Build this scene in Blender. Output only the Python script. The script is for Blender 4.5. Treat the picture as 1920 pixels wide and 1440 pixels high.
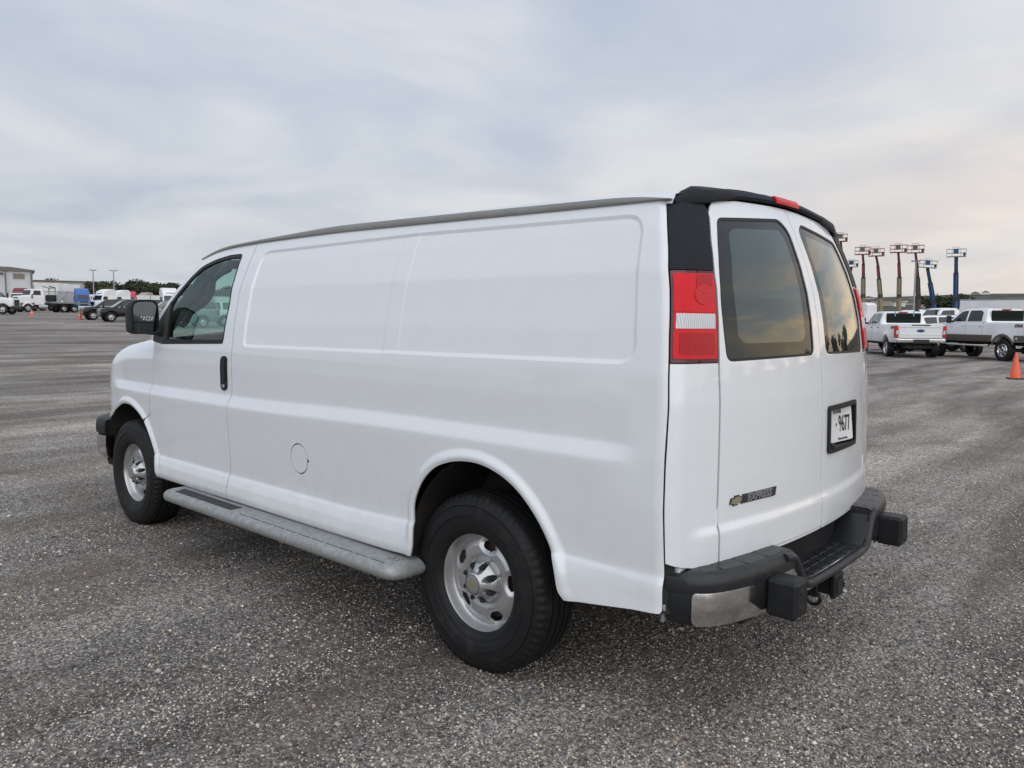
import bpy, bmesh, math, random
import numpy as np
from mathutils import Vector, Matrix
from mathutils.geometry import delaunay_2d_cdt

random.seed(7)
rng = np.random.default_rng(7)
for o in list(bpy.data.objects):
    bpy.data.objects.remove(o)
SC = bpy.context.scene
COL = SC.collection
R = math.radians

# ------------------------------------------------------------------ camera
# world frame = van frame: x forward along the van, y to its left side, z up, origin under the rear axle
CAM = np.array([-2.2270, 3.1861, 1.4746])
YAW, PITCH, ROLL, FPX = -0.8374, -0.0817, 0.0064, 1445.95
_d = np.array([math.cos(YAW) * math.cos(PITCH), math.sin(YAW) * math.cos(PITCH), math.sin(PITCH)])
_r = np.array([math.sin(YAW), -math.cos(YAW), 0.0])
_u = np.cross(_r, _d)
_r2 = math.cos(ROLL) * _r + math.sin(ROLL) * _u
_u2 = -math.sin(ROLL) * _r + math.cos(ROLL) * _u
cam = bpy.data.cameras.new('camera')
cam.sensor_width = 36.0
cam.lens = FPX / 1920 * 36.0
cam.clip_start = 0.05
cam.clip_end = 20000
cam_o = bpy.data.objects.new('camera', cam)
COL.objects.link(cam_o)
cam_o.matrix_world = Matrix(((_r2[0], _u2[0], -_d[0], CAM[0]), (_r2[1], _u2[1], -_d[1], CAM[1]),
                             (_r2[2], _u2[2], -_d[2], CAM[2]), (0, 0, 0, 1)))
SC.camera = cam_o

# ------------------------------------------------------------------ sky and sun
SUN_AZ, SUN_EL = 146.0, 36.0
w = bpy.data.worlds.new('World')
SC.world = w
w.use_nodes = True
nt = w.node_tree
nt.nodes.clear()
N = nt.nodes.new
L = nt.links.new


def nd(tree, kind, **kw):
    n = tree.nodes.new(kind)
    for k, v in kw.items():
        if k.startswith('i_'):
            n.inputs[k[2:]].default_value = v
        elif k.startswith('n_'):
            n.inputs[int(k[2:])].default_value = v
        else:
            setattr(n, k, v)
    return n


def math_n(tree, op, a, b=None, clamp=False):
    n = tree.nodes.new('ShaderNodeMath')
    n.operation = op
    n.use_clamp = clamp
    for i, q in enumerate((a, b)):
        if q is None:
            continue
        if isinstance(q, (int, float)):
            n.inputs[i].default_value = q
        else:
            tree.links.new(q, n.inputs[i])
    return n.outputs[0]


def ramp_n(tree, fac, stops, interp='LINEAR'):
    n = tree.nodes.new('ShaderNodeValToRGB')
    n.color_ramp.interpolation = interp
    e = n.color_ramp.elements
    while len(e) < len(stops):
        e.new(0.5)
    for i, (p, c) in enumerate(stops):
        e[i].position = p
        e[i].color = c if len(c) == 4 else (*c, 1)
    if fac is not None:
        tree.links.new(fac, n.inputs[0])
    return n.outputs[0]


def mix_n(tree, fac, a, b, blend='MIX'):
    n = tree.nodes.new('ShaderNodeMix')
    n.data_type = 'RGBA'
    n.blend_type = blend
    for sock, q in ((n.inputs[0], fac), (n.inputs[6], a), (n.inputs[7], b)):
        if isinstance(q, (int, float)):
            sock.default_value = q
        elif isinstance(q, tuple):
            sock.default_value = q if len(q) == 4 else (*q, 1)
        else:
            tree.links.new(q, sock)
    return n.outputs[2]


def build_sky():
    tc = nd(nt, 'ShaderNodeTexCoord')
    sep = nd(nt, 'ShaderNodeSeparateXYZ')
    L(tc.outputs['Generated'], sep.inputs[0])
    x, y, z = sep.outputs
    zz = math_n(nt, 'ADD', math_n(nt, 'MAXIMUM', z, 0.0), 0.13)
    px = math_n(nt, 'DIVIDE', x, zz)
    py = math_n(nt, 'DIVIDE', y, zz)
    comb = nd(nt, 'ShaderNodeCombineXYZ')
    L(px, comb.inputs[0]); L(py, comb.inputs[1])
    n1 = nd(nt, 'ShaderNodeTexNoise', i_Scale=0.95, i_Detail=8.0, i_Roughness=0.50, i_Distortion=0.45)
    L(comb.outputs[0], n1.inputs['Vector'])
    n2 = nd(nt, 'ShaderNodeTexNoise', i_Scale=0.20, i_Detail=4.0, i_Roughness=0.5, i_Distortion=0.2)
    L(comb.outputs[0], n2.inputs['Vector'])
    c = math_n(nt, 'ADD', math_n(nt, 'MULTIPLY', n1.outputs[0], 0.62), math_n(nt, 'MULTIPLY', n2.outputs[0], 0.38))
    # blue-grey cloud bellies to paler cloud
    cloud = ramp_n(nt, c, [(0.39, (.390, .450, .560)), (0.46, (.460, .520, .625)), (0.52, (.535, .585, .670)), (0.61, (.660, .695, .740))])
    # the sky lightens and yellows a little towards the horizon
    hz = ramp_n(nt, z, [(0.0, (1, 1, 1)), (0.08, (.70, .70, .70)), (0.22, (.30, .30, .30)), (0.40, (0, 0, 0))])
    hcol = ramp_n(nt, c, [(0.40, (.455, .515, .570)), (0.60, (.590, .615, .630))])
    cloud = mix_n(nt, math_n(nt, 'MULTIPLY', hz, 0.85), cloud, hcol)
    # low evening light in broken cloud round the sunset side (towards -x, -y)
    sd = (math.cos(R(-128)), math.sin(R(-128)))
    dt = math_n(nt, 'ADD', math_n(nt, 'MULTIPLY', x, sd[0]), math_n(nt, 'MULTIPLY', y, sd[1]))
    az = ramp_n(nt, math_n(nt, 'MULTIPLY_ADD', dt, 0.5), [(0.0, (0, 0, 0)), (0.60, (.04, .04, .04)), (0.84, (.18, .18, .18)), (0.95, (1, 1, 1))])
    az.node.inputs[0].links[0].from_node.inputs[2].default_value = 0.5
    el = ramp_n(nt, z, [(0.0, (.9, .9, .9)), (0.12, (1, 1, 1)), (0.24, (.55, .55, .55)), (0.38, (0, 0, 0))])
    n3 = nd(nt, 'ShaderNodeTexNoise', i_Scale=1.1, i_Detail=6.0, i_Roughness=0.6, i_Distortion=0.8)
    mp = nd(nt, 'ShaderNodeMapping')
    mp.inputs['Scale'].default_value = (1.0, 1.0, 5.0)
    L(tc.outputs['Generated'], mp.inputs[0]); L(mp.outputs[0], n3.inputs['Vector'])
    st = ramp_n(nt, n3.outputs[0], [(0.42, (.12, .12, .12)), (0.60, (1, 1, 1))])
    warm = math_n(nt, 'MULTIPLY', math_n(nt, 'MULTIPLY', az, el), st, clamp=True)
    cloud = mix_n(nt, warm, cloud, (1.75, 1.18, .66))
    sky = nd(nt, 'ShaderNodeTexSky', sky_type='NISHITA', sun_disc=False, sun_elevation=R(SUN_EL), sun_rotation=R(90 - SUN_AZ),
             altitude=100.0, air_density=1.0, dust_density=3.0, ozone_density=1.0)
    # scattered thin places let the clear sky through a little
    sc = nd(nt, 'ShaderNodeVectorMath', operation='SCALE')
    L(cloud, sc.inputs[0]); sc.inputs[3].default_value = 9.3
    out = mix_n(nt, 0.93, sky.outputs[0], sc.outputs[0])
    bg = nd(nt, 'ShaderNodeBackground')
    bg.inputs[1].default_value = 0.1
    L(out, bg.inputs[0])
    wo = nd(nt, 'ShaderNodeOutputWorld')
    L(bg.outputs[0], wo.inputs[0])


build_sky()
sun = bpy.data.lights.new('sun', 'SUN')
sun.energy = 1.5
sun.angle = R(115)
sun.color = (1.0, 0.985, 0.965)
sun_o = bpy.data.objects.new('sun', sun)
COL.objects.link(sun_o)
_sd = Vector((math.cos(R(SUN_AZ)) * math.cos(R(SUN_EL)), math.sin(R(SUN_AZ)) * math.cos(R(SUN_EL)), math.sin(R(SUN_EL))))
sun_o.rotation_euler = _sd.to_track_quat('Z', 'Y').to_euler()
vs = SC.view_settings
vs.view_transform = 'Standard'
vs.look = 'None'
vs.gamma = 1.0
vs.exposure = 0.25
vs.use_curve_mapping = False
SC.cycles.max_bounces = 8
SC.cycles.transparent_max_bounces = 24
SC.cycles.caustics_reflective = False
SC.cycles.caustics_refractive = False
SC.cycles.sample_clamp_indirect = 4.0

# ------------------------------------------------------------------ materials
MATS = {}


def mk(name, col, rough=.5, metal=0.0, spec=.5, coat=0.0, ior=None, var=None, bump=None, vcol=None, emit=None, rvar=None, coords='Object'):
    m = bpy.data.materials.new(name)
    m.use_nodes = True
    t = m.node_tree
    p = t.nodes['Principled BSDF']
    p.inputs['Base Color'].default_value = (*col, 1)
    p.inputs['Roughness'].default_value = rough
    p.inputs['Metallic'].default_value = metal
    p.inputs['Specular IOR Level'].default_value = spec
    p.inputs['Coat Weight'].default_value = coat
    p.inputs['Coat Roughness'].default_value = 0.03
    if ior:
        p.inputs['IOR'].default_value = ior
    tc = nd(t, 'ShaderNodeTexCoord')
    src = tc.outputs[coords]
    if var:                      # (scale, second colour, low, high)
        sc, c2, lo, hi = var
        n = nd(t, 'ShaderNodeTexNoise', i_Scale=sc, i_Detail=6.0, i_Roughness=0.6)
        t.links.new(src, n.inputs['Vector'])
        f = ramp_n(t, n.outputs[0], [(lo, (0, 0, 0)), (hi, (1, 1, 1))])
        t.links.new(mix_n(t, f, col, c2), p.inputs['Base Color'])
        if rvar:
            t.links.new(math_n(t, 'MULTIPLY_ADD', f, rvar), p.inputs['Roughness'])
            p.inputs['Roughness'].links[0].from_node.inputs[2].default_value = rough
    if bump:                     # (scale, strength, distance)
        n = nd(t, 'ShaderNodeTexNoise', i_Scale=bump[0], i_Detail=4.0)
        t.links.new(src, n.inputs['Vector'])
        b = nd(t, 'ShaderNodeBump', i_Strength=bump[1], i_Distance=bump[2])
        t.links.new(n.outputs[0], b.inputs['Height'])
        t.links.new(b.outputs[0], p.inputs['Normal'])
    if emit:
        p.inputs['Emission Color'].default_value = (*emit[0], 1)
        p.inputs['Emission Strength'].default_value = emit[1]
    MATS[name] = m
    return m


def glass(name, tint, ior=1.5, gain=1.0, body=None):
    m = bpy.data.materials.new(name)
    m.use_nodes = True
    t = m.node_tree
    t.nodes.clear()
    lw = nd(t, 'ShaderNodeLayerWeight', i_Blend=0.5)          # Schlick's Fresnel, the same from both faces of the pane
    f0 = ((ior - 1) / (ior + 1)) ** 2
    fr = math_n(t, 'MULTIPLY_ADD', math_n(t, 'POWER', lw.outputs['Facing'], 5.0), 1 - f0)
    fr.node.inputs[2].default_value = f0
    tr = nd(t, 'ShaderNodeBsdfTransparent')
    tr.inputs[0].default_value = (*tint, 1)
    base = tr.outputs[0]
    if body:                     # deep-tinted glass: part of the light is absorbed and scattered in the tint
        df = nd(t, 'ShaderNodeBsdfDiffuse')
        df.inputs[0].default_value = (*body[0], 1)
        mb = nd(t, 'ShaderNodeMixShader')
        mb.inputs[0].default_value = body[1]
        t.links.new(base, mb.inputs[1]); t.links.new(df.outputs[0], mb.inputs[2])
        base = mb.outputs[0]
    gl = nd(t, 'ShaderNodeBsdfGlossy')
    gl.inputs['Roughness'].default_value = 0.0
    gl.inputs[0].default_value = (.95, 1.0, .98, 1)
    mx = nd(t, 'ShaderNodeMixShader')
    t.links.new(math_n(t, 'MULTIPLY', fr, gain, clamp=True), mx.inputs[0])
    t.links.new(base, mx.inputs[1]); t.links.new(gl.outputs[0], mx.inputs[2])
    o = nd(t, 'ShaderNodeOutputMaterial')
    t.links.new(mx.outputs[0], o.inputs[0])
    MATS[name] = m
    return m


def van_paint():
    m = mk('van_paint', (.84, .86, .88), rough=.28, coat=1.0, spec=.4)
    t = m.node_tree
    p = t.nodes['Principled BSDF']
    tc = nd(t, 'ShaderNodeTexCoord')
    # road dust, thicker towards the sills in spatters of its own shape
    n = nd(t, 'ShaderNodeTexNoise', i_Scale=9.0, i_Detail=8.0, i_Roughness=.7)
    t.links.new(tc.outputs['Object'], n.inputs['Vector'])
    sep = nd(t, 'ShaderNodeSeparateXYZ')
    t.links.new(tc.outputs['Object'], sep.inputs[0])
    low = ramp_n(t, sep.outputs[2], [(0.35, (1, 1, 1)), (0.85, (0, 0, 0))])
    f = math_n(t, 'MULTIPLY', ramp_n(t, n.outputs[0], [(.42, (0, 0, 0)), (.80, (1, 1, 1))]), math_n(t, 'MULTIPLY_ADD', low, .20))
    f.node.inputs[1].links[0].from_node.inputs[2].default_value = .05
    # a few short scratches and chips
    n2 = nd(t, 'ShaderNodeTexNoise', i_Scale=26.0, i_Detail=3.0)
    mp = nd(t, 'ShaderNodeMapping')
    mp.inputs['Scale'].default_value = (.35, 1, 1.8)
    t.links.new(tc.outputs['Object'], mp.inputs[0]); t.links.new(mp.outputs[0], n2.inputs['Vector'])
    chip = ramp_n(t, n2.outputs[0], [(.765, (0, 0, 0)), (.785, (.55, .55, .55))])
    c = mix_n(t, f, (.84, .86, .88), (.40, .36, .31))
    c = mix_n(t, chip, c, (.25, .25, .25))
    t.links.new(c, p.inputs['Base Color'])
    nb = nd(t, 'ShaderNodeTexNoise', i_Scale=3.2, i_Detail=2.0)
    t.links.new(tc.outputs['Object'], nb.inputs['Vector'])
    nb2 = nd(t, 'ShaderNodeTexNoise', i_Scale=420.0, i_Detail=1.0)
    t.links.new(tc.outputs['Object'], nb2.inputs['Vector'])
    b1 = nd(t, 'ShaderNodeBump', i_Strength=.5, i_Distance=.0014)
    t.links.new(nb.outputs[0], b1.inputs['Height'])
    b2 = nd(t, 'ShaderNodeBump', i_Strength=.06, i_Distance=.0006)
    t.links.new(nb2.outputs[0], b2.inputs['Height']); t.links.new(b1.outputs[0], b2.inputs['Normal'])
    t.links.new(b2.outputs[0], p.inputs['Normal'])
    t.links.new(b1.outputs[0], p.inputs['Coat Normal'])


van_paint()
mk('black_plastic', (.012, .013, .015), .50, spec=.32, bump=(220, .25, .0008), var=(7, (.028, .028, .029), .48, .78))
mk('cap_plastic', (.010, .0125, .017), .55, spec=.22, bump=(300, .3, .0006))
mk('bumper_pad', (.018, .019, .021), .40, spec=.45, bump=(160, .35, .001), var=(6, (.055, .057, .058), .52, .80))
mk('rubber', (.016, .016, .017), .7)
mk('seal', (.012, .012, .012), .55)
mk('seam_dark', (.02, .02, .02), .8)
mk('drip_grey', (.21, .205, .19), .55, var=(3, (.27, .265, .25), .45, .75))
mk('sail_grey', (.055, .052, .050), .6, bump=(300, .2, .0005))
mk('tyre', (.011, .011, .012), .58, spec=.35, var=(11, (.036, .032, .028), .54, .80), bump=(60, .25, .002))
mk('rim_silver', (.58, .58, .58), .34, metal=.7, var=(14, (.40, .38, .36), .55, .8), rvar=.15)
mk('cap_silver', (.55, .55, .55), .36, metal=.8)
mk('lug_dark', (.03, .032, .035), .35, metal=.4)
mk('brake_rust', (.055, .042, .035), .8, var=(20, (.10, .06, .04), .45, .7))
mk('gold', (.58, .50, .34), .34, metal=.75)
mk('chrome', (.74, .75, .76), .10, metal=1.0)
mk('dull_chrome', (.76, .75, .74), .10, metal=1.0, var=(11, (.46, .43, .39), .44, .72), rvar=.28)
mk('badge_metal', (.46, .46, .47), .35, metal=.8)
mk('badge_dark', (.035, .035, .04), .4)
mk('galvanised', (.42, .43, .42), .45, metal=.45, var=(34, (.30, .31, .305), .36, .66), rvar=.2, bump=(90, .08, .0006))
mk('grip_tape', (.035, .035, .036), .75, var=(9, (.09, .09, .085), .5, .75))
mk('underbody', (.022, .021, .020), .8, var=(5, (.05, .043, .036), .45, .7))
mk('cabin_dark', (.055, .058, .060), .75)
mk('cabin_grey', (.16, .165, .165), .8)
mk('cargo_white', (.42, .44, .44), .7)
mk('seat_cloth', (.06, .06, .065), .9)
mk('plate_white', (.78, .79, .79), .4)
mk('ink', (.015, .015, .017), .5)
mk('red_cord', (.45, .03, .03), .6)
mk('mirror_dark', (.085, .095, .10), .03, metal=1.0)
mk('fleck', (.62, .70, .66), .5)
glass('door_glass', (.68, .92, .83), ior=1.7, gain=1.15)
glass('rear_glass', (.16, .20, .19), ior=1.8, gain=1.25, body=((.070, .105, .100), .55))
glass('frit_glass', (.0, .0, .0), ior=1.6, gain=.95, body=((.026, .026, .027), 1.0))
glass('car_glass', (.16, .20, .20), ior=1.6, gain=1.1, body=((.015, .018, .018), .5))
glass('windshield', (.55, .72, .66), ior=1.7, gain=1.2)


def lens(name, col, dark, sc):
    m = mk(name, col, .2, spec=.22, coat=.10)
    t = m.node_tree
    p = t.nodes['Principled BSDF']
    tc = nd(t, 'ShaderNodeTexCoord')
    wv = nd(t, 'ShaderNodeTexWave', i_Scale=sc, i_Distortion=0.0)
    wv.bands_direction = 'Y'
    t.links.new(tc.outputs['Object'], wv.inputs['Vector'])
    c = mix_n(t, ramp_n(t, wv.outputs[0], [(.15, (.35, .35, .35)), (.8, (1, 1, 1))]), dark, col)
    t.links.new(c, p.inputs['Base Color'])
    b = nd(t, 'ShaderNodeBump', i_Strength=.35, i_Distance=.002)
    t.links.new(wv.outputs[0], b.inputs['Height'])
    t.links.new(b.outputs[0], p.inputs['Normal'])


lens('lens_red', (.74, .004, .016), (.60, .003, .012), 46)
lens('lens_deep', (.46, .004, .014), (.38, .003, .010), 46)
lens('lens_clear', (.74, .75, .76), (.40, .41, .42), 34)
mk('lens_sparkle', (.66, .008, .014), .2, spec=.5, bump=(500, .9, .003), var=(240, (.95, .20, .12), .62, .72))  # lighter specks paint the lamp's sparkle into the lens colour
mk('lens_frame', (.075, .010, .014), .25, coat=.4)

# background things
mk('bg_white', (.84, .85, .86), .35, coat=.5, var=(1.2, (.77, .77, .775), .45, .7))
mk('bg_white2', (.74, .75, .76), .5, var=(.8, (.62, .63, .64), .42, .7))
mk('bg_black', (.006, .0065, .0075), .25, spec=.3, coat=.3)
mk('bg_trim', (.11, .095, .078), .45)
mk('bg_dark', (.018, .018, .019), .6)
mk('bg_grey', (.22, .225, .23), .5)
mk('bg_blue', (.025, .13, .47), .35, coat=.3)
mk('bg_red', (.55, .05, .07), .45)
mk('bg_maroon', (.17, .018, .020), .5)
mk('bg_green', (.10, .48, .21), .5)
mk('lift_red', (.30, .050, .050), .5, var=(2, (.21, .045, .042), .4, .7))
mk('lift_tan', (.30, .255, .16), .6, var=(2, (.22, .19, .125), .4, .7))
mk('lift_umber', (.085, .070, .058), .6)
mk('lift_blue', (.022, .080, .185), .5, var=(2, (.018, .060, .14), .4, .7))
mk('lift_grey', (.33, .345, .35), .55)
mk('cone_orange', (.90, .135, .055), .5, var=(6, (.78, .11, .05), .5, .8))
mk('cone_band', (.78, .62, .56), .5)
mk('metal_wall', (.60, .615, .63), .55, var=(.3, (.54, .555, .57), .4, .7))
mk('metal_wall_tan', (.40, .35, .28), .6, var=(.3, (.35, .31, .25), .4, .7))
mk('metal_wall_grey', (.42, .41, .375), .6, var=(.3, (.36, .355, .33), .4, .7))
mk('roof_brown', (.16, .145, .13), .6)
mk('pole_grey', (.32, .33, .34), .5)
mk('bark', (.09, .07, .055), .9)
mk('leaf_dark', (.030, .045, .022), .8, var=(.45, (.055, .066, .030), .35, .65))
mk('leaf_olive', (.058, .066, .034), .8, var=(.45, (.095, .090, .045), .35, .65))
mk('bg_tail', (.50, .015, .02), .3, coat=.4)
mk('tape_blue', (.10, .32, .52), .6)

# ------------------------------------------------------------------ mesh helpers


def finish(me, angle=35):
    me.polygons.foreach_set('use_smooth', [True] * len(me.polygons))
    me.set_sharp_from_angle(angle=R(angle))


def link(name, me, mat=None, parent=None):
    o = bpy.data.objects.new(name, me)
    COL.objects.link(o)
    if mat and me is not None and not me.materials:
        me.materials.append(MATS[mat])
    if parent is not None:
        o.parent = parent
    return o


def empty(name, loc=(0, 0, 0), rz=0.0, parent=None):
    o = bpy.data.objects.new(name, None)
    o.empty_display_size = .2
    COL.objects.link(o)
    o.location = loc
    o.rotation_euler = (0, 0, rz)
    if parent is not None:
        o.parent = parent
    return o


def tag(o, label, cat, group=None, kind=None):
    o['label'] = label
    o['category'] = cat
    if group:
        o['group'] = group
    if kind:
        o['kind'] = kind
    return o


def copy_tree(o, parent=None):
    c = o.copy()
    COL.objects.link(c)
    c.parent = parent
    for ch in list(o.children):
        copy_tree(ch, c)
    return c


class MB:
    def __init__(s):
        s.v = []
        s.f = []

    def add(s, vs, fs):
        b = len(s.v)
        s.v += [tuple(float(q) for q in p) for p in vs]
        s.f += [tuple(b + i for i in f) for f in fs]
        return s

    def box(s, c, d, rot=None, bev=0.0):
        x, y, z = (q / 2 for q in d)
        if bev:
            e = min(bev, .45 * min(d))
            vs = []
            for sx in (-1, 1):
                for sy in (-1, 1):
                    for sz in (-1, 1):
                        vs += [(sx * x, sy * (y - e), sz * (z - e)), (sx * (x - e), sy * y, sz * (z - e)), (sx * (x - e), sy * (y - e), sz * z)]
            bm = bmesh.new()
            for q in vs:
                bm.verts.new(q)
            r = bmesh.ops.convex_hull(bm, input=bm.verts)
            bmesh.ops.recalc_face_normals(bm, faces=bm.faces)
            bmesh.ops.dissolve_limit(bm, angle_limit=R(1), verts=bm.verts, edges=bm.edges)
            bm.verts.index_update()
            vs = [v.co.copy() for v in bm.verts]
            fs = [[v.index for v in f.verts] for f in bm.faces]
            bm.free()
        else:
            vs = [Vector((a * x, b * y, g * z)) for a in (-1, 1) for b in (-1, 1) for g in (-1, 1)]
            fs = [(0, 1, 3, 2), (4, 6, 7, 5), (0, 4, 5, 1), (2, 3, 7, 6), (0, 2, 6, 4), (1, 5, 7, 3)]
        M = rot if rot is not None else Matrix.Identity(3)
        return s.add([M @ Vector(q) + Vector(c) for q in vs], fs)

    def tube(s, path, r, n=10, closed=False, cap=True, sy=1.0):
        P = [Vector(p) for p in path]
        rs = r if isinstance(r, (list, tuple)) else [r] * len(P)
        m = len(P)
        vs, fs = [], []
        up = Vector((0, 0, 1))
        for i, p in enumerate(P):
            a = P[(i - 1) % m] if (closed or i > 0) else P[i]
            b = P[(i + 1) % m] if (closed or i < m - 1) else P[i]
            t = (b - a).normalized()
            q = up if abs(t.dot(up)) < .95 else Vector((1, 0, 0))
            e1 = t.cross(q).normalized()
            e2 = e1.cross(t)
            for k in range(n):
                th = 2 * math.pi * k / n
                vs.append(p + rs[i] * (math.cos(th) * e1 + sy * math.sin(th) * e2))
        for i in range(m if closed else m - 1):
            for k in range(n):
                a, b = i * n + k, i * n + (k + 1) % n
                c, d = ((i + 1) % m) * n + (k + 1) % n, ((i + 1) % m) * n + k
                fs.append((a, d, c, b))
        if cap and not closed:
            fs.append(tuple(range(n)))
            fs.append(tuple(reversed(range((m - 1) * n, m * n))))
        return s.add(vs, fs)

    def lathe(s, prof, c=(0, 0, 0), axis='y', n=48, disp=None, closed=False):
        # prof: (radius, height along the axis)
        vs, fs = [], []
        m = len(prof)
        for k in range(n):
            th = 2 * math.pi * k / n
            for j, (r, h) in enumerate(prof):
                if disp:
                    r, h = disp(r, h, th, j)
                a, b = r * math.cos(th), r * math.sin(th)
                p = {'y': (a, h, b), 'z': (a, b, h), 'x': (h, a, b)}[axis]
                vs.append((p[0] + c[0], p[1] + c[1], p[2] + c[2]))
        for k in range(n):
            k2 = (k + 1) % n
            for j in range(m if closed else m - 1):
                j2 = (j + 1) % m
                fs.append((k * m + j, k * m + j2, k2 * m + j2, k2 * m + j))
        return s.add(vs, fs)

    def prism(s, poly, fn0, fn1):
        # poly: 2-D outline; fn0, fn1 map a point to the two caps
        n = len(poly)
        vs = [fn0(*p) for p in poly] + [fn1(*p) for p in poly]
        fs = [tuple(range(n)), tuple(reversed(range(n, 2 * n)))] + [(i, n + i, n + (i + 1) % n, (i + 1) % n) for i in range(n)]
        return s.add(vs, fs)

    def rings(s, rings, cap0=True, cap1=True):
        n = len(rings[0])
        vs = [p for r in rings for p in r]
        fs = []
        for i in range(len(rings) - 1):
            for k in range(n):
                k2 = (k + 1) % n
                fs.append((i * n + k, i * n + k2, (i + 1) * n + k2, (i + 1) * n + k))
        if cap0:
            fs.append(tuple(reversed(range(n))))
        if cap1:
            fs.append(tuple(range((len(rings) - 1) * n, len(rings) * n)))
        return s.add(vs, fs)

    def strip(s, rows):
        # rows: equal-length rows of points, joined as an open sheet
        n = len(rows[0])
        fs = [(i * n + k, i * n + k + 1, (i + 1) * n + k + 1, (i + 1) * n + k) for i in range(len(rows) - 1) for k in range(n - 1)]
        return s.add([p for r in rows for p in r], fs)

    def mesh(s, name, angle=35, recalc=True):
        me = bpy.data.meshes.new(name)
        me.from_pydata(s.v, [], s.f)
        if recalc:
            bm = bmesh.new()
            bm.from_mesh(me)
            bmesh.ops.recalc_face_normals(bm, faces=bm.faces)
            bm.to_mesh(me)
            bm.free()
        finish(me, angle)
        return me

    def build(s, name, mat, parent=None, angle=35, recalc=True):
        return link(name, s.mesh(name, angle, recalc), mat, parent)


def resample(poly, ds, closed=True):
    P = [np.array(p, float) for p in poly]
    out = []
    m = len(P)
    for i in range(m if closed else m - 1):
        a, b = P[i], P[(i + 1) % m]
        k = max(1, int(math.ceil(np.linalg.norm(b - a) / ds)))
        for j in range(k):
            out.append(a + (b - a) * j / k)
    if not closed:
        out.append(P[-1])
    return np.array(out)


def spline(P, n=6, closed=False):
    P = [np.array(p, float) for p in P]
    m = len(P)
    out = []
    for i in range(m if closed else m - 1):
        g = lambda k: P[k % m] if closed else P[min(max(k, 0), m - 1)]
        a, b, c, d = g(i - 1), g(i), g(i + 1), g(i + 2)
        for j in range(n):
            t = j / n
            out.append(.5 * (2 * b + (c - a) * t + (2 * a - 5 * b + 4 * c - d) * t * t + (3 * b - a - 3 * c + d) * t ** 3))
    if not closed:
        out.append(P[-1])
    return out


def rounded(poly, r, n=6):
    out = []
    m = len(poly)
    for i in range(m):
        a, b, c = (np.array(poly[(i + k) % m], float) for k in (-1, 0, 1))
        ri = r[i] if isinstance(r, (list, tuple)) else r
        la, lc = np.linalg.norm(a - b), np.linalg.norm(c - b)
        k = min(ri, .48 * la, .48 * lc)
        if k < 1e-5:
            out.append(b)
            continue
        p0, p1 = b + (a - b) / la * k, b + (c - b) / lc * k
        for j in range(n + 1):
            t = j / n
            out.append((1 - t) ** 2 * p0 + 2 * t * (1 - t) * b + t * t * p1)
    return [tuple(p) for p in out]


def inpoly(pts, poly):
    x, y = pts[:, 0], pts[:, 1]
    P = np.asarray(poly, float)
    Q = np.roll(P, -1, 0)
    ins = np.zeros(len(x), bool)
    for (x0, y0), (x1, y1) in zip(P, Q):
        if y0 == y1:
            continue
        c = ((y0 > y) != (y1 > y)) & (x < (x1 - x0) * (y - y0) / (y1 - y0) + x0)
        ins ^= c
    return ins


def segdist(pts, poly, closed=True):
    P = np.asarray(poly, float)
    Q = np.roll(P, -1, 0) if closed else P[1:]
    if not closed:
        P = P[:-1]
    d = np.full(len(pts), 1e9)
    for a, b in zip(P, Q):
        e = b - a
        l2 = max(e @ e, 1e-12)
        t = np.clip(((pts - a) @ e) / l2, 0, 1)
        d = np.minimum(d, np.hypot(*(pts - a - t[:, None] * e).T))
    return d


def cdt(outline, holes, pts):
    V, E = [], []
    for lp in [outline] + list(holes):
        b = len(V)
        V += [Vector((float(p[0]), float(p[1]))) for p in lp]
        E += [(b + i, b + (i + 1) % len(lp)) for i in range(len(lp))]
    V += [Vector((float(p[0]), float(p[1]))) for p in pts]
    res = delaunay_2d_cdt(V, E, [], 0, 1e-7)
    P = np.array([(v.x, v.y) for v in res[0]])
    F = np.array([f for f in res[2] if len(f) == 3], int)
    cen = P[F].mean(1)
    k = inpoly(cen, outline)
    for h in holes:
        k &= ~inpoly(cen, h)
    F = F[k]
    e1, e2 = P[F[:, 1]] - P[F[:, 0]], P[F[:, 2]] - P[F[:, 0]]
    F = F[np.abs(e1[:, 0] * e2[:, 1] - e1[:, 1] * e2[:, 0]) > 1e-10]
    return P, F


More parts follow.
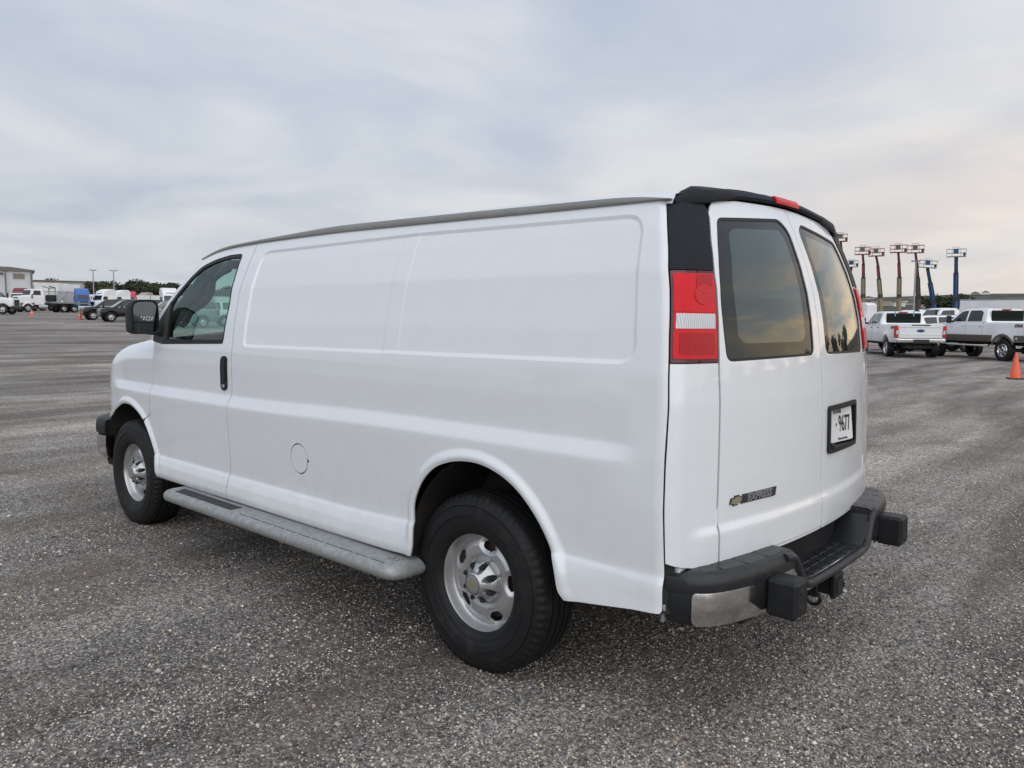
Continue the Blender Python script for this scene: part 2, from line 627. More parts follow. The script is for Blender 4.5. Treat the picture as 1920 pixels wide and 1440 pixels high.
def panel(name, outline, fn, mat, parent, holes=(), step=.05, fine=None, thick=.014, out=(0, 1, 0), bstep=None, off=0.0, curves=()):
    """A sheet cut to an outline on a curved surface fn(a, b) -> xyz, with returned edges and exact normals."""
    out = np.array(out, float)
    bs = bstep or (fine * 1.5 if fine else step * .6)
    ol = resample(outline, bs)
    hl = [resample(h, bs) for h in holes]
    lo, hi = ol.min(0), ol.max(0)

    def nrm(P, e=.0012):
        da = fn(P[:, 0] + e, P[:, 1]) - fn(P[:, 0] - e, P[:, 1])
        db = fn(P[:, 0], P[:, 1] + e) - fn(P[:, 0], P[:, 1] - e)
        n = np.cross(da, db)
        n /= np.linalg.norm(n, axis=1)[:, None] + 1e-12
        s = np.sign(n @ out)
        s[s == 0] = 1
        return n * s[:, None]
    st = fine or step
    gx, gy = np.meshgrid(np.arange(lo[0], hi[0], st), np.arange(lo[1], hi[1], st))
    ij = np.stack(np.meshgrid(np.arange(gx.shape[1]), np.arange(gx.shape[0])), -1).reshape(-1, 2)
    G = np.stack([gx.ravel() + (ij[:, 1] % 2) * st * .37, gy.ravel()], 1)
    keep = inpoly(G, ol)
    for h in hl:
        keep &= ~inpoly(G, h)
    G, ij = G[keep], ij[keep]
    if fine and len(G):
        k = max(2, int(round(step / fine)))
        h = fine
        n0 = nrm(G)
        cur = np.zeros(len(G))
        for dx, dy in ((h, 0), (0, h), (-h, 0), (0, -h)):
            cur = np.maximum(cur, np.linalg.norm(nrm(G + (dx, dy)) - n0, axis=1))
        keep = (cur > .035) | ((ij[:, 0] % k == 0) & (ij[:, 1] % k == 0))
        G = G[keep]
    for cv, closed, offs in curves:      # rows of points that follow a pressed line
        cv = np.asarray(cv, float)
        if len(G):
            dm = segdist(G, cv, closed)
            lo_, hi_ = min(offs) - .004, max(offs) + .004
            sg_ = np.where(inpoly(G, cv), 1, -1) * dm if closed else dm
            G = G[(sg_ < lo_) | (sg_ > hi_)]
        c2 = resample(cv, .010, closed)
        t_ = np.roll(c2, -1, 0) - np.roll(c2, 1, 0) if closed else np.gradient(c2, axis=0)
        t_ /= np.linalg.norm(t_, axis=1)[:, None] + 1e-9
        nn = np.stack([-t_[:, 1], t_[:, 0]], 1)
        for q in offs:
            for s_ in ((1, -1) if not closed else (1,)):
                R_ = c2 + nn * q * s_
                dd = segdist(R_, cv, closed)
                ok = inpoly(R_, ol) & (dd > abs(q) * .93)
                if closed and not (inpoly((c2 + nn * .004)[:1], cv)[0]):
                    R_ = c2 - nn * q
                    ok = inpoly(R_, ol) & (segdist(R_, cv, True) > abs(q) * .93)
                for h in hl:
                    ok &= ~inpoly(R_, h)
                G = np.concatenate([G, R_[ok]])
    if len(G):
        d = segdist(G, ol)
        for h in hl:
            d = np.minimum(d, segdist(G, h))
        G = G[d > (.0025 if curves else .4 * st)]
    P, F = cdt(ol, hl, G)
    X = fn(P[:, 0], P[:, 1])
    n = nrm(P)
    X = X + n * off
    fnrm = np.cross(X[F[:, 1]] - X[F[:, 0]], X[F[:, 2]] - X[F[:, 0]])
    flip = (fnrm * n[F].mean(1)).sum(1) < 0
    F[flip] = F[flip][:, ::-1]
    nv = len(X)
    verts = [X]
    faces = [tuple(f) for f in F]
    if thick:
        ed = {}
        for f in F:
            for a, b in ((f[0], f[1]), (f[1], f[2]), (f[2], f[0])):
                ed[(a, b)] = ed.get((a, b), 0) + 1
        bd = [(a, b) for a, b in ed if (b, a) not in ed]
        idx = {}
        ex = []
        for a, b in bd:
            for q in (a, b):
                if q not in idx:
                    idx[q] = nv + len(ex)
                    ex.append(X[q] - n[q] * thick)
        verts.append(np.array(ex))
        faces += [(b, a, idx[a], idx[b]) for a, b in bd]
    V = np.concatenate(verts)
    me = bpy.data.meshes.new(name)
    me.from_pydata(V.tolist(), [], [tuple(int(i) for i in f) for f in faces])
    finish(me, 50)
    ln = np.zeros((len(me.loops), 3))
    li = np.zeros(len(me.loops), int)
    me.loops.foreach_get('vertex_index', li)
    nf = 3 * len(F)
    ln[:nf] = n[li[:nf]]
    pn = np.zeros((len(me.polygons), 3))
    me.polygons.foreach_get('normal', pn.ravel()) if False else None
    for p in list(me.polygons)[len(F):]:
        for q in p.loop_indices:
            ln[q] = p.normal
    me.normals_split_custom_set(ln.tolist())
    return link(name, me, mat, parent)


def text_mesh(name, s, size, mat, parent, M, sx=1.0, shear=0.0, depth=.001, align='CENTER', bold=0.0):
    cu = bpy.data.curves.new(name, 'FONT')
    cu.body = s
    cu.size = size
    cu.align_x = align
    cu.align_y = 'CENTER'
    cu.extrude = depth
    cu.shear = shear
    cu.offset = bold
    tmp = bpy.data.objects.new(name, cu)
    COL.objects.link(tmp)
    dg = bpy.context.evaluated_depsgraph_get()
    me = bpy.data.meshes.new_from_object(tmp.evaluated_get(dg))
    bpy.data.objects.remove(tmp)
    me.transform(Matrix.Diagonal((sx, 1, 1, 1)))
    me.transform(M)
    me.name = name
    me.materials.clear()
    return link(name, me, mat, parent)


def frame(o, ex, ey, ez):
    ex, ey, ez = (Vector(q).normalized() for q in (ex, ey, ez))
    return Matrix(((ex.x, ey.x, ez.x, o[0]), (ex.y, ey.y, ez.y, o[1]), (ex.z, ey.z, ez.z, o[2]), (0, 0, 0, 1)))

# ------------------------------------------------------------------ ground


def softplus(x, k):
    return k * np.logaddexp(0, np.asarray(x, float) / k)


def T(x, y):
    """Height of the yard: level round the van, a gentle rise ahead of it, low hills far off."""
    x = np.asarray(x, float)
    y = np.asarray(y, float)
    r = np.hypot(x, y)
    z = .0205 * (softplus(x - 8, 3.0) - softplus(x - 240, 20.0)) - .0205 * float(softplus(-8, 3.0))
    z = z + 0.0290 * (softplus(r - 300, 50.0) - softplus(r - 2300, 200.0))
    z = z + np.clip((r - 500) / 800, 0, 1) * (9 * np.sin(x / 310 + 1.2) * np.cos(y / 260) + 5 * np.sin(y / 120 + x / 170))
    return z


def ground_mat():
    m = bpy.data.materials.new('gravel_ground')
    m.use_nodes = True
    t = m.node_tree
    p = t.nodes['Principled BSDF']
    p.inputs['Roughness'].default_value = .9
    p.inputs['Specular IOR Level'].default_value = .25
    tc = nd(t, 'ShaderNodeTexCoord')
    pos = tc.outputs['Object']
    v1 = nd(t, 'ShaderNodeTexVoronoi', i_Scale=105.0)
    v2 = nd(t, 'ShaderNodeTexVoronoi', i_Scale=43.0)
    for v in (v1, v2):
        t.links.new(pos, v.inputs['Vector'])
    s1 = nd(t, 'ShaderNodeSeparateColor')
    t.links.new(v1.outputs['Color'], s1.inputs[0])
    g1 = ramp_n(t, s1.outputs[0], [(0, (.066, .064, .063)), (.33, (.155, .147, .141)), (.60, (.262, .248, .236)), (.83, (.45, .425, .395)), (1, (.74, .70, .64))])
    s2 = nd(t, 'ShaderNodeSeparateColor')
    t.links.new(v2.outputs['Color'], s2.inputs[0])
    g2 = ramp_n(t, s2.outputs[1], [(0, (.070, .068, .068)), (.5, (.160, .152, .147)), (.85, (.29, .273, .258)), (1, (.50, .47, .44))])
    col = mix_n(t, .36, g1, g2)
    # wheel tracks run across the yard along y: darker packed strips and paler loose ridges
    mp = nd(t, 'ShaderNodeMapping')
    mp.inputs['Scale'].default_value = (.95, .13, 1)
    mp.inputs['Rotation'].default_value = (0, 0, R(3))
    t.links.new(pos, mp.inputs[0])
    n1 = nd(t, 'ShaderNodeTexNoise', i_Scale=1.0, i_Detail=5.0, i_Roughness=.62, i_Distortion=.25)
    t.links.new(mp.outputs[0], n1.inputs['Vector'])
    tr = ramp_n(t, n1.outputs[0], [(.37, (.50, .48, .465)), (.45, (.80, .785, .77)), (.52, (1.04, 1.03, 1.01)), (.62, (1.38, 1.35, 1.30))])
    col = mix_n(t, 1.0, col, tr, 'MULTIPLY')
    mp2 = nd(t, 'ShaderNodeMapping')
    mp2.inputs['Scale'].default_value = (.16, .05, 1)
    t.links.new(pos, mp2.inputs[0])
    n2 = nd(t, 'ShaderNodeTexNoise', i_Scale=1.0, i_Detail=6.0, i_Roughness=.6)
    t.links.new(mp2.outputs[0], n2.inputs['Vector'])
    tr2 = ramp_n(t, n2.outputs[0], [(.34, (.76, .75, .75)), (.5, (1, 1, 1)), (.68, (1.26, 1.24, 1.20))])
    col = mix_n(t, 1.0, col, tr2, 'MULTIPLY')
    # brown fines lying between the stones
    n3 = nd(t, 'ShaderNodeTexNoise', i_Scale=.9, i_Detail=7.0, i_Roughness=.65)
    t.links.new(pos, n3.inputs['Vector'])
    br = ramp_n(t, n3.outputs[0], [(.44, (0, 0, 0)), (.64, (.55, .55, .55))])
    col = mix_n(t, 1.0, mix_n(t, br, col, (.150, .115, .086)), (1.06, 1.05, 1.045), 'MULTIPLY')
    # open country beyond the yard
    sp = nd(t, 'ShaderNodeSeparateXYZ')
    t.links.new(pos, sp.inputs[0])
    ln = nd(t, 'ShaderNodeVectorMath', operation='LENGTH')
    t.links.new(pos, ln.inputs[0])
    n4 = nd(t, 'ShaderNodeTexNoise', i_Scale=.012, i_Detail=8.0, i_Roughness=.7)
    t.links.new(pos, n4.inputs['Vector'])
    fld = ramp_n(t, n4.outputs[0], [(.38, (.030, .036, .026)), (.48, (.060, .060, .045)), (.56, (.12, .108, .080)), (.66, (.055, .058, .046))])
    far = ramp_n(t, math_n(t, 'DIVIDE', ln.outputs['Value'], 1000.0), [(.235, (0, 0, 0)), (.275, (1, 1, 1))])
    col = mix_n(t, far, col, fld)
    t.links.new(col, p.inputs['Base Color'])
    hgt = math_n(t, 'ADD', math_n(t, 'MULTIPLY', math_n(t, 'SUBTRACT', 1.0, v1.outputs['Distance']), .6), math_n(t, 'SUBTRACT', 1.0, v2.outputs['Distance']))
    b = nd(t, 'ShaderNodeBump', i_Strength=.9, i_Distance=.009)
    t.links.new(hgt, b.inputs['Height'])
    b2 = nd(t, 'ShaderNodeBump', i_Strength=.6, i_Distance=.05)
    t.links.new(n1.outputs[0], b2.inputs['Height']); t.links.new(b.outputs[0], b2.inputs['Normal'])
    t.links.new(b2.outputs[0], p.inputs['Normal'])
    MATS['gravel_ground'] = m


ground_mat()


def build_ground():
    rad = [0] + list(np.geomspace(1.5, 9000, 90))
    na = 144
    vs = [(0, 0, float(T(0, 0)))]
    for r in rad[1:]:
        for k in range(na):
            a = 2 * math.pi * k / na
            x, y = r * math.cos(a), r * math.sin(a)
            vs.append((x, y, float(T(x, y))))
    fs = [(0, 1 + k, 1 + (k + 1) % na) for k in range(na)]
    for i in range(len(rad) - 2):
        for k in range(na):
            a, b = 1 + i * na + k, 1 + i * na + (k + 1) % na
            fs.append((a, a + na, b + na, b))
    me = bpy.data.meshes.new('ground')
    me.from_pydata(vs, [], fs)
    finish(me, 60)
    o = link('ground', me, 'gravel_ground')
    o['kind'] = 'structure'
    o['label'] = 'grey crushed stone yard with wheel tracks'


build_ground()


def build_stones():
    m = bpy.data.materials.new('stone')
    m.use_nodes = True
    t = m.node_tree
    p = t.nodes['Principled BSDF']
    p.inputs['Roughness'].default_value = .85
    p.inputs['Specular IOR Level'].default_value = .3
    at = nd(t, 'ShaderNodeAttribute', attribute_name='tone')
    t.links.new(at.outputs['Color'], p.inputs['Base Color'])
    MATS['stone'] = m

    def scatter(n, r0, r1, smin, smax, pw=2.5):
        r = r0 * (r1 / r0) ** rng.random(n)          # thinning out with distance
        a = np.radians(rng.uniform(-98, 4, n))
        s = smin * (smax / smin) ** (rng.random(n) ** pw)
        return CAM[0] + r * np.cos(a), CAM[1] + r * np.sin(a), s
    parts = [scatter(190000, 2.0, 10, .0030, .0074, 1.7), scatter(20000, 2.0, 12, .0060, .0115, 2.4), scatter(420, 2.2, 12, .0125, .024, 2.2)]
    x, y, s = (np.concatenate(q) for q in zip(*parts))
    # fewer loose stones where wheels have packed the tracks that run along y
    kx = np.arange(-12, 20, .28)
    kv = np.interp(x + .10 * np.sin(y * .9 + 1.0) + .05 * np.sin(y * 2.3), kx, rng.random(len(kx)))
    for c0, w0 in ((1.22, .24), (4.05, .20), (2.75, .16), (-1.9, .18)):
        kv = kv * (1 - .85 * np.exp(-((x - c0 - .05 * np.sin(y * 1.1)) / w0) ** 2))
    gx2 = rng.random((90, 24))
    ix, iy = (x + 12) / .36, (y + 14) / 1.5
    i0, j0 = np.floor(ix).astype(int) % 89, np.floor(iy).astype(int) % 23
    fx, fy = ix - np.floor(ix), iy - np.floor(iy)
    fx, fy = fx * fx * (3 - 2 * fx), fy * fy * (3 - 2 * fy)
    pat = (gx2[i0, j0] * (1 - fx) + gx2[i0 + 1, j0] * fx) * (1 - fy) + (gx2[i0, j0 + 1] * (1 - fx) + gx2[i0 + 1, j0 + 1] * fx) * fy
    kv = kv * .5 + pat * .6
    keep = rng.random(len(x)) < .18 + 1.1 * kv
    x, y, s, kv = x[keep], y[keep], s[keep], kv[keep]
    n = len(x)
    oc = np.array([(1, 0, 0), (0, 1, 0), (-1, 0, 0), (0, -1, 0), (0, 0, 1), (0, 0, -1)], float)
    of = np.array([(0, 1, 4), (1, 2, 4), (2, 3, 4), (3, 0, 4), (1, 0, 5), (2, 1, 5), (3, 2, 5), (0, 3, 5)])
    v = oc[None] * (s[:, None, None]) * rng.uniform(.6, 1.25, (n, 6, 1)) + rng.normal(0, .16, (n, 6, 3)) * s[:, None, None]
    v[:, :, 2] *= .68
    th = rng.uniform(0, 2 * np.pi, n)
    c, q = np.cos(th)[:, None], np.sin(th)[:, None]
    vx, vy = v[:, :, 0] * c - v[:, :, 1] * q, v[:, :, 0] * q + v[:, :, 1] * c
    v = np.stack([vx + x[:, None], vy + y[:, None], v[:, :, 2] + (T(x, y) + s * .22)[:, None]], -1).reshape(-1, 3)
    f = (of[None] + (np.arange(n) * 6)[:, None, None]).reshape(-1, 3)
    me = bpy.data.meshes.new('gravel')
    me.vertices.add(len(v)); me.vertices.foreach_set('co', v.ravel())
    me.loops.add(f.size); me.loops.foreach_set('vertex_index', f.ravel())
    me.polygons.add(len(f)); me.polygons.foreach_set('loop_start', np.arange(0, f.size, 3))
    me.polygons.foreach_set('loop_total', np.full(len(f), 3))
    me.update(calc_edges=True)
    tone = rng.random(n)
    pal = np.array([(.085, .083, .085), (.170, .163, .160), (.29, .275, .262), (.40, .378, .352), (.60, .56, .51), (.77, .725, .66)])
    k = np.searchsorted(np.cumsum([.15, .22, .21, .16, .15, .11]), tone).clip(0, 5)
    colr = pal[k] * rng.uniform(.85, 1.15, (n, 1)) * np.where(rng.random((n, 1)) < .08, np.array([[1.1, .92, .72]]), 1.0) * (.62 + .62 * kv)[:, None] * np.array([[1.06, 1.04, 1.01]])
    big = s > .0135
    colr[big] = np.array([.52, .485, .435]) * rng.uniform(.45, 1.15, (big.sum(), 1))
    a = me.attributes.new('tone', 'FLOAT_COLOR', 'POINT')
    a.data.foreach_set('color', np.repeat(np.concatenate([colr, np.ones((n, 1))], 1), 6, 0).ravel())
    o = link('gravel', me, 'stone')
    o['kind'] = 'stuff'
    tag(o, 'loose grey and pale stone chips lying on the yard', 'gravel')


build_stones()

# ------------------------------------------------------------------ the white van: its surfaces
VAN = empty('cargo_van')
tag(VAN, 'white cargo van with black rear corner caps and a galvanised side step', 'van')

_zg = np.arange(.30, 2.12, .002)


def _table(knots, sig):
    k = np.array(knots)
    v = np.interp(_zg, k[:, 0], k[:, 1])
    g = np.exp(-.5 * (np.arange(-40, 41) * .002 / sig) ** 2)
    g /= g.sum()
    return np.convolve(np.pad(v, 40, mode='edge'), g, 'valid')


_lowk = [(.40, .955), (.415, .990), (.43, 1.006), (.46, 1.013), (.51, 1.007), (.560, .993), (.570, .985), (.60, .985), (.70, .990), (.85, .997)]
_highk = [(1.2, .977), (1.3, .970), (1.45, .950), (1.65, .910), (1.8, .855), (1.9, .808), (2.0, .76)]
W_BELT = _table(_lowk + [(.960, 1.003), (.976, 1.002), (1.030, .976), (1.044, .975)] + _highk, .006)
W_PLAIN = _table(_lowk + [(1.0, .993)] + _highk, .012)
W_CORNER = _table([(.40, .980), (.60, .986), (.85, .997), (1.0, .993)] + _highk, .02)
U_REAR = _table([(.4, -1.075), (.64, -1.074), (.76, -1.073), (.90, -1.072), (1.05, -1.070), (1.2, -1.066), (1.34, -1.054),
                 (1.486, -1.036), (1.594, -1.015), (1.71, -.98), (1.814, -.94), (1.936, -.885), (2.05, -.83)], .012)
KR = .13


def ss(x, a, b):
    t = np.clip((x - a) / (b - a), 0, 1)
    return t * t * (3 - 2 * t)


def w_plain(z):
    return np.interp(z, _zg, W_PLAIN)


def w_corner(z):
    return np.interp(z, _zg, W_CORNER)


def u_rear(z):
    return np.interp(z, _zg, U_REAR)


ARCH_R = spline([(.335, .435), (.322, .464), (.318, .51), (.323, .571), (.320, .668), (.278, .755), (.227, .814), (.158, .862), (.044, .898),
                 (-.077, .905), (-.179, .884), (-.266, .844), (-.335, .79), (-.401, .715), (-.449, .635), (-.482, .559), (-.500, .49), (-.53, .455)], 4)
ARCH_F = spline([(3.80, .745), (3.74, .777), (3.675, .812), (3.51, .868), (3.36, .874), (3.236, .842), (3.127, .785), (3.035, .685), (2.972, .58), (2.94, .50),
                 (2.925, .44)], 4)
RECESS = rounded([(1.822, 1.862), (1.826, 1.318), (-.795, 1.328), (-.735, 1.856), (.5, 1.873)], [.075, .035, .085, .085, .0], 8)
_ztop = np.array([(2.9, 1.352), (3.0, 1.348), (3.36, 1.328), (3.70, 1.288), (3.9, 1.248), (4.0, 1.215), (4.15, 1.13), (4.3, 1.0)])


def lip(d, h=.017):
    return h * .5 * (1 + np.cos(np.pi * np.clip((d - .016) / .040, -1, 1)))


def side_v(u, z, fender=False):
    u, z = np.asarray(u, float), np.asarray(z, float)
    sl = .048 * ss(u, .9, -.45)
    sb = .022 * ss(u, 1.9, .4)
    z2 = z - sl * np.exp(-((z - .60) / .11) ** 2) - sb * np.exp(-((z - 1.02) / .12) ** 2)
    k = ss(u, -.86, -.66) * (1 - ss(u, 3.55, 3.8))
    v = np.interp(z2, _zg, W_BELT) * k + np.interp(z2, _zg, W_PLAIN) * (1 - k)
    P = np.stack([u, z], -1).reshape(-1, 2)
    if not fender:
        near = (P[:, 0] < 1.9) & (P[:, 1] > 1.28) & (P[:, 0] > -.85)
        if near.any():
            Q = P[near]
            d = segdist(Q, RECESS)
            ins = inpoly(Q, RECESS)
            rec = -.0095 * np.clip(np.where(ins, d, -d) / .0155, 0, 1)
            st = ss(.052 - np.abs(Q[:, 0] - .524), -.004, .004) * ins * .0024
            h = np.zeros(len(P))
            h[near] = rec + st
            v = v + h.reshape(v.shape)
    near = (np.abs(P[:, 0] + .08) < .56) & (P[:, 1] < 1.0)
    h = np.zeros(len(P))
    if near.any():
        h[near] = lip(segdist(P[near], ARCH_R, False))
    near = (P[:, 0] > 2.8) & (P[:, 1] < .98)
    if near.any():
        h[near] = np.maximum(h[near], lip(segdist(P[near], ARCH_F, False)))
    h = h * (.25 + .75 * ss(P[:, 1], .46, .62))
    v = v + h.reshape(v.shape)
    v = v - .012 * ss(u, -.50, -.92) * ss(z, .62, .52)
    t = np.clip(u - 2.6, 0, None)
    v = v - .037 * t * t - .9 * np.clip(u - 3.75, 0, None) ** 2
    if fender:
        zt = np.interp(u, _ztop[:, 0], _ztop[:, 1])
        s = np.clip((z - (zt - .15)) / .15, 0, .985)
        v = v - .15 * (1 - np.sqrt(1 - s * s))
    # rounded rear corner (quadratic Bezier in plan)
    wz = w_corner(z)
    u0 = u_rear(z) + KR * (wz - .07) ** 2
    u1 = u_rear(z) + KR * wz * wz
    u2 = u1 + .06
    a, b = u0 - 2 * u1 + u2, 2 * (u1 - u0)
    disc = np.clip(b * b - 4 * a * (u0 - u), 0, None)
    tt = np.clip((-b + np.sqrt(disc)) / (2 * a), 0, 1)
    return np.where(u < u2, v - .07 * (1 - tt) ** 2, v)


def side_fn(sgn=1, fender=False):
    def fn(u, z):
        return np.stack([u, sgn * side_v(u, z, fender), z], -1)
    return fn


def seam_u(z, t=.6):
    wz = w_corner(z)
    u0 = u_rear(z) + KR * (wz - .07) ** 2
    u1 = u_rear(z) + KR * wz * wz
    return (1 - t) ** 2 * u0 + 2 * t * (1 - t) * u1 + t * t * (u1 + .06)


def rear_crease(z):
    return -.011 * ss(z, .782, .738)


def rear_fn(v, z):
    v, z = np.asarray(v, float), np.asarray(z, float)
    return np.stack([u_rear(z) + KR * v * v + rear_crease(z), v, z], -1)


DOOR_V = np.array([(.5, .762), (.64, .760), (.84, .758), (1.12, .752), (1.336, .746), (1.5, .729), (1.656, .706), (1.772, .672), (1.862, .630), (1.93, .59), (2.0, .54)])
QW = .25


def corner_fn(sgn=1):
    def fn(q, z):
        q, z = np.asarray(q, float), np.asarray(z, float)
        tau = q / QW * 1.6
        wz = w_corner(z)
        vd = np.interp(z, DOOR_V[:, 0], DOOR_V[:, 1])
        vr = vd + np.clip(tau, None, 1) * ((wz - .07) - vd)
        ur = u_rear(z)
        t = np.clip(tau - 1, 0, 1)
        u0, u1 = ur + KR * (wz - .07) ** 2, ur + KR * wz * wz
        ub = (1 - t) ** 2 * u0 + 2 * t * (1 - t) * u1 + t * t * (u1 + .06)
        vb = wz - .07 * (1 - t) ** 2
        uu = np.where(tau < 1, ur + KR * vr * vr, ub)
        vv = np.where(tau < 1, vr, vb)
        uu = uu + rear_crease(z) * (1 - ss(tau, .35, 1.0))
        return np.stack([uu, sgn * vv, z], -1)
    return fn


# ------------------------------------------------------------------ van body panels
zt_line = lambda u: float(np.interp(u, _ztop[:, 0], _ztop[:, 1]))
GAP = .0075
seam_pts = [(float(seam_u(z)) + GAP * .5, z) for z in np.linspace(.512, 1.905, 40)]
side_out = ([(1.975 - GAP, .428), (1.9, .424), (.9, .420), (.50, .428), (.385, .436)] + [tuple(p) for p in ARCH_R] +
            [(-.60, .466), (-.82, .494), (-.90, .500)] + [(float(seam_u(.508)) + .010, .502)] + seam_pts + [(-.70, 1.912), (-.3, 1.920), (.5, 1.938), (1.2, 1.944), (1.925 - GAP, 1.932)] +
            [(1.934 - GAP, 1.80), (1.945 - GAP, 1.62), (1.945 - GAP, 1.30), (1.941 - GAP, 1.10), (1.950 - GAP, 1.035), (1.960 - GAP, .97), (1.962 - GAP, .84), (1.957 - GAP, .67), (1.965 - GAP, .56)])
FUEL_C = (1.228, .757)
fuel_hole = [(FUEL_C[0] + .0805 * math.cos(a), FUEL_C[1] + .0805 * math.sin(a)) for a in np.linspace(0, 2 * math.pi, 48, endpoint=False)]
door_rear = [(1.975, .443), (1.965, .56), (1.957, .67), (1.962, .84), (1.960, .97), (1.950, 1.035), (1.941, 1.10), (1.945, 1.30), (1.945, 1.62), (1.934, 1.80), (1.925, 1.932)]
door_out = door_rear + [(2.15, 1.922), (2.33, 1.910), (2.46, 1.885), (2.548, 1.842), (2.615, 1.790), (2.767, 1.656), (2.889, 1.560), (3.015, 1.447), (3.050, 1.390), (3.045, 1.345),
                        (2.990, 1.318), (2.985, 1.29), (2.996, 1.113), (3.015, 1.028), (3.006, .963), (3.020, .865), (3.017, .825), (2.990, .750), (2.945, .665), (2.900, .575), (2.876, .50), (2.862, .452), (2.83, .435)]
win_out = rounded([(2.050, 1.330), (2.028, 1.56), (2.045, 1.862), (2.20, 1.862), (2.364, 1.842), (2.505, 1.806), (2.617, 1.739), (2.720, 1.651), (2.797, 1.595), (2.93, 1.47), (3.000, 1.394), (3.012, 1.325), (2.86, 1.308)],
                  [.03, .0, .035, .05, .05, .05, .05, .03, .02, .02, .02, .012, .01], 5)
glass_out = rounded([(2.066, 1.352), (2.046, 1.56), (2.062, 1.842), (2.20, 1.842), (2.358, 1.823), (2.494, 1.788), (2.602, 1.722), (2.703, 1.636), (2.790, 1.570), (2.800, 1.343)],
                    [.02, .0, .022, .05, .05, .05, .05, .03, .02, .02], 5)
fender_out = ([(u, zt_line(u) - .003) for u in np.linspace(3.0, 4.10, 24)] + [(4.10, .752), (3.83, .748)] + [tuple(p) for p in ARCH_F[:25]] +
              [(3.085, .808), (3.032, .832), (3.028, .865), (3.014, .962), (3.022, 1.028), (3.003, 1.113), (2.993, 1.29)])
rocker_out = ([(3.083, .803)] + [tuple(p) for p in ARCH_F[25:]] + [(2.90, .415), (2.86, .408), (2.0, .424), (1.979, .426), (1.979, .4395), (2.82, .4315)] +
              [(2.868, .446), (2.882, .50), (2.906, .573), (2.951, .662), (2.996, .747), (3.024, .822), (3.030, .827)])

for sg in (1, -1):
    fine = .0065 if sg == 1 else None
    lo_r = [(ARCH_R, False, (.004, .010, .016, .023, .031, .039, .047, .054, .060))] if sg == 1 else []
    lo_f = [(ARCH_F, False, (.004, .010, .016, .023, .031, .039, .047, .054, .060))] if sg == 1 else []
    lo_p = [(RECESS, True, (-.005, -.0014, .0014, .0045, .0078, .0110, .0141, .0169, .0215))] if sg == 1 else []
    st = .03 if sg == 1 else .07
    ou = (0, sg, 0)
    F0 = side_fn(sg)
    sp_ = panel('side_panel', side_out, F0, 'van_paint', VAN, holes=[fuel_hole] if sg == 1 else [], step=st, fine=fine, thick=.008, out=ou, curves=lo_r + lo_p)
    dr = panel('front_door', door_out, F0, 'van_paint', VAN, holes=[win_out], step=st, fine=fine, thick=.008, out=ou, curves=lo_f)
    panel('front_fender', fender_out, side_fn(sg, True), 'van_paint', VAN, step=st, fine=fine, thick=.008, out=ou, curves=lo_f)
    panel('rocker_panel', rocker_out, F0, 'van_paint', VAN, step=.02, fine=fine, thick=.008, out=ou, curves=lo_f)
    panel('window_frame', win_out, F0, 'seal', dr, holes=[glass_out], step=.03, thick=.012, out=ou, off=-.002)
    panel('window_glass', glass_out, F0, 'door_glass', dr, step=.05, thick=0, out=ou, off=-.009)
    sail = rounded([(2.800, 1.592), (2.93, 1.468), (2.998, 1.394), (3.010, 1.327), (2.862, 1.311), (2.806, 1.345)], .008, 3)
    panel('mirror_sail', sail, F0, 'sail_grey', dr, step=.03, thick=.010, out=ou, off=.003)
    # belt weatherstrip under the glass
    panel('belt_moulding', rounded([(2.053, 1.333), (2.060, 1.352), (2.86, 1.341), (2.86, 1.312)], .004, 2), F0, 'black_plastic', dr, step=.03, thick=.008, out=ou, off=.005)
    # handle: recessed bezel, paddle and lock
    hb = rounded([(1.988, 1.062), (1.986, 1.262), (2.060, 1.258), (2.062, 1.058)], .035, 6)
    panel('handle_bezel', hb, F0, 'black_plastic', dr, step=.012, thick=.012, out=ou, off=.007)
    panel('door_handle', rounded([(1.997, 1.112), (1.995, 1.248), (2.026, 1.246), (2.028, 1.110)], .012, 4), F0, 'rubber', dr, step=.02, thick=.010, out=ou, off=.014)
    MB().lathe([(0, .004), (.011, .004), (.013, -.004)], c=(2.026, sg * (float(side_v(2.026, 1.085)) + .009), 1.085), n=16).build('door_lock', 'badge_metal', dr)

panel('fuel_door', [(FUEL_C[0] + .0745 * math.cos(a), FUEL_C[1] + .0745 * math.sin(a)) for a in np.linspace(0, 2 * math.pi, 48, endpoint=False)], side_fn(1), 'van_paint', VAN, step=.03, thick=.004)
panel('fuel_door_tab', [(FUEL_C[0] - .078, FUEL_C[1] - .012), (FUEL_C[0] - .093, FUEL_C[1] - .002), (FUEL_C[0] - .078, FUEL_C[1] + .010)], side_fn(1), 'seal', VAN, step=.01, thick=.004, off=.0012)
panel('fuel_recess', [(FUEL_C[0] + .10 * math.cos(a), FUEL_C[1] + .10 * math.sin(a)) for a in np.linspace(0, 2 * math.pi, 32, endpoint=False)], side_fn(1), 'seam_dark', VAN, step=.05, thick=0, off=-.009)

# dark jambs behind the open seams
for sg in (1, -1):
    F0 = side_fn(sg)
    panel('door_jamb', [(1.90, .46), (1.905, 1.90), (1.985, 1.90), (2.01, .46)], F0, 'seam_dark', VAN, step=.08, thick=0, out=(0, sg, 0), off=-.0095)
    panel('hinge_jamb', [(2.97, .82), (2.965, 1.16), (3.045, 1.16), (3.06, .82)], F0, 'seam_dark', VAN, step=.08, thick=0, out=(0, sg, 0), off=-.0095)
    panel('corner_jamb', [(float(seam_u(z)) + .05, z) for z in np.linspace(.50, 1.90, 12)] + [(float(seam_u(z, .25)), z) for z in np.linspace(1.90, .50, 12)],
          F0, 'seam_dark', VAN, step=.03, thick=0, out=(0, sg, 0), off=-.010)

